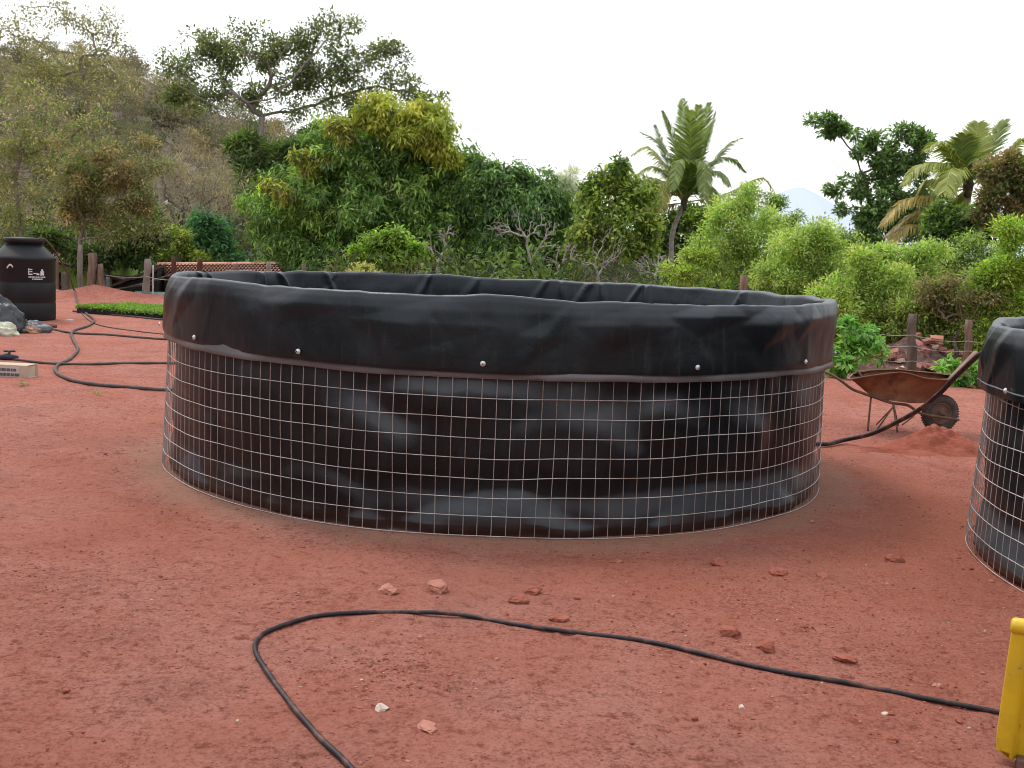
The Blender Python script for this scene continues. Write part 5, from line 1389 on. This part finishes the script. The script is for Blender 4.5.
for s in (-1, 1):
    dy = s * .27
    hx0 = 0 if s < 0 else 1
    hnd = [W(821, 371.5, dy), W(829, 373.5, dy), W(840, 380, dy), W(852, 389, dy * .95), W(862, 393, dy * .85), W(875, 397.5, dy * .7), W(892, 403, dy * .6), W(908, 405.5, dy * .5), W(920, 413, dy * .42), W(940, 417, dy * .40), W(959, 420, dy * .38)]
    if s > 0: hnd = [h + np.array([.36 * max(0, 1 - i / 6), 0, .02 * max(0, 1 - i / 6)]) for i, h in enumerate(hnd)]
    MB().tube(smooth_path(hnd, .03), .0135, 8).build('handle', M['rust_in'], wb, True)
    foot_z = 0.0 + .012
    def ft(px, dyy): q = W(px, 427, dyy); q[2] = foot_z; return q
    MB().tube(smooth_path([W(871, 397, dy * .7), ft(868, dy * .85)], .05), .010, 7).build('leg', M['rust_in'], wb, True)
    MB().tube(smooth_path([W(893, 403, dy * .6), ft(898, dy * .85)], .05), .010, 7).build('leg', M['rust_in'], wb, True)
    MB().tube([W(893, 407, dy * .65), ft(876, dy * .85) + np.array([0, 0, .0])], .008, 6).build('brace', M['rust_in'], wb, True)
    MB().tube(smooth_path([W(895, 403, dy * .6), W(910, 406, dy * .5), W(915, 414, dy * .45), W(902, 425, dy * .7)], .04), .007, 6).build('brace', M['rust_in'], wb, True)
MB().tube([W(958, 420, -.11), W(958, 420, .11)], .012, 6).build('front_bar', M['rust_in'], wb)
MB().box(W(927.5, 396, -.125), (.035, .02, .17)).build('bracket', M['orange'], wb, bevel=.003)
MB().box(W(927.5, 396, .125), (.035, .02, .17)).build('bracket', M['orange'], wb, bevel=.003)
wc = W(939.5, 417.5, 0); wr_ = .188
wc[2] = wr_ - .002
whl = bpy.data.objects.new('wheel', None); COL.objects.link(whl); whl.parent = wb; whl.location = wc; whl.empty_display_size = .1
whl.rotation_euler = (R_(90), 0, R_(8))
tor = []
for t_a in np.linspace(0, 2 * np.pi, 15): tor.append((wr_ - .045 + .045 * math.cos(t_a), .042 * math.sin(t_a)))
ty = MB().lathe(tor, 44)
for k in range(44):
    a = 2 * math.pi * k / 44
    rot = Matrix.Rotation(a, 4, 'Z')
    for zz_ in (-.018, .018):
        c = rot @ Vector((wr_ - .003, 0, zz_)); ty.box(c, (.006, .014, .022), rot)
ty.build('tyre', M['tyre'], whl, True)
MB().lathe([(.03, .03), (.05, .02), (.09, .012), (.1, .028), (.108, .028), (.108, -.028), (.1, -.028), (.09, -.012), (.05, -.02), (.03, -.03)], 32).build('rim', M['rust_in'], whl, True)
MB().lathe([(0, .1), (.014, .1), (.014, .045), (.03, .045), (.03, -.045), (.014, -.045), (.014, -.1), (0, -.1)], 14).build('axle', M['rust_in'], whl, True)
# wooden handle of a tool leaning over the barrow's front
a, b_ = np.array(at(950, 380, 10.6)), np.array(at(976, 353, 10.9))
o = MB().tube(smooth_path([a, (a + b_) / 2, b_], .05) - a, .028, 8).build('pole', mat_rough('tan_wood', (.24, .15, .11), (.36, .24, .18), 6, .85, .2, .3, .01, scalev=(1, 1, .3)), None, True)
o.location = a; tag(o, 'tan wooden pole slanting up from the wheelbarrow front behind the hose', 'pole')

# ------------------------------------------------------------------ yellow panel at lower right
m, nt, b = newmat('yellow_paint')
v = objco(nt)
c = mixc(nt, noise(nt, 5, 5, .6, v), (.66, .43, .012), (.78, .54, .025))
chip = ramp(nt, noise(nt, 26, 6, .7, v), [(.60, 0.), (.66, 1.)])
sx = nt.nodes.new('ShaderNodeSeparateXYZ'); nt.links.new(v, sx.inputs[0])
edge = ramp(nt, sx.outputs['Z'], [(0.05, 1.), (.3, .6), (.5, .25)])
c = mixc(nt, math_(nt, 'MULTIPLY', chip, edge), c, (.2, .16, .12))
c = mixc(nt, math_(nt, 'MULTIPLY', edge, ramp(nt, noise(nt, 7, 6, .7, v), [(.45, 0.), (.7, .55)])), c, (.36, .2, .06))
nt.links.new(c, b.inputs['Base Color']); b.inputs['Roughness'].default_value = .4
bump(nt, b, noise(nt, 14, 3, .5, v), .08, .01)
M['yellow'] = m
Yd = 3.44
yo = at(1002, 786, Yd); gz = surf(yo.x, yo.y)
yp = thing('yellow_barrier', 'yellow painted metal panel with rounded top edge at lower right corner', 'panel', (yo.x, yo.y, gz), R_(-24))
H_ = at(1006, 626, Yd).z - gz
# pressed profile seen from above, x to the right
pr_ = [(-.012, .05), (-.012, 0), (.0, -.006), (.026, -.006), (.036, .004), (.044, .034), (.056, .045), (.12, .045), (.138, .03), (.150, .002), (.165, -.004), (.30, -.004), (.312, .012), (.325, .028), (.40, .03), (.41, .01), (.42, -.004), (.60, -.004), (.61, .03)]
v = []; n = len(pr_)
zl = np.linspace(.0, H_ - .012, 12)
for k, z in enumerate(zl):
    for x, y in pr_:
        zz_ = z
        if k == 0: zz_ = max(.012, .075 - 1.3 * max(0, x + .012))
        v.append((x - .018 * (1 - z / H_) , y, zz_))
f = [(k * n + j, k * n + j + 1, (k + 1) * n + j + 1, (k + 1) * n + j) for k in range(len(zl) - 1) for j in range(n - 1)]
o = MB().add(v, f).build('metal_sheet', M['yellow'], yp, True)
sm = o.modifiers.new('solid', 'SOLIDIFY'); sm.thickness = .004; sm.offset = 1
es = o.modifiers.new('split', 'EDGE_SPLIT'); es.split_angle = R_(50)
rl = .027
MB().tube([(-.022, .004, H_), (-.018, .004, H_), (-.008, .004, H_), (.3, .004, H_), (.62, .004, H_)], [rl * .55, rl * .85, rl, rl, rl], 20).build('rolled_edge', M['yellow'], yp, True)
for x in (.06, .5):
    MB().box((x, .012, .012), (.05, .05, .03)).build('foot', M['rust_in'], yp, bevel=.004)
MB().tube([(.02, .04, H_ - .03), (.05, .32, .01)], .012, 8).build('rear_strut', M['rust_in'], yp, True)
MB().tube([(.55, .04, H_ - .03), (.55, .32, .01)], .012, 8).build('rear_strut', M['rust_in'], yp, True)

scene.render.resolution_x = 1024; scene.render.resolution_y = 768
scene.cycles.pixel_filter_type = 'BLACKMAN_HARRIS'; scene.cycles.filter_width = 1.05
scene.cycles.max_bounces = 6; scene.cycles.transmission_bounces = 3; scene.cycles.transparent_max_bounces = 4
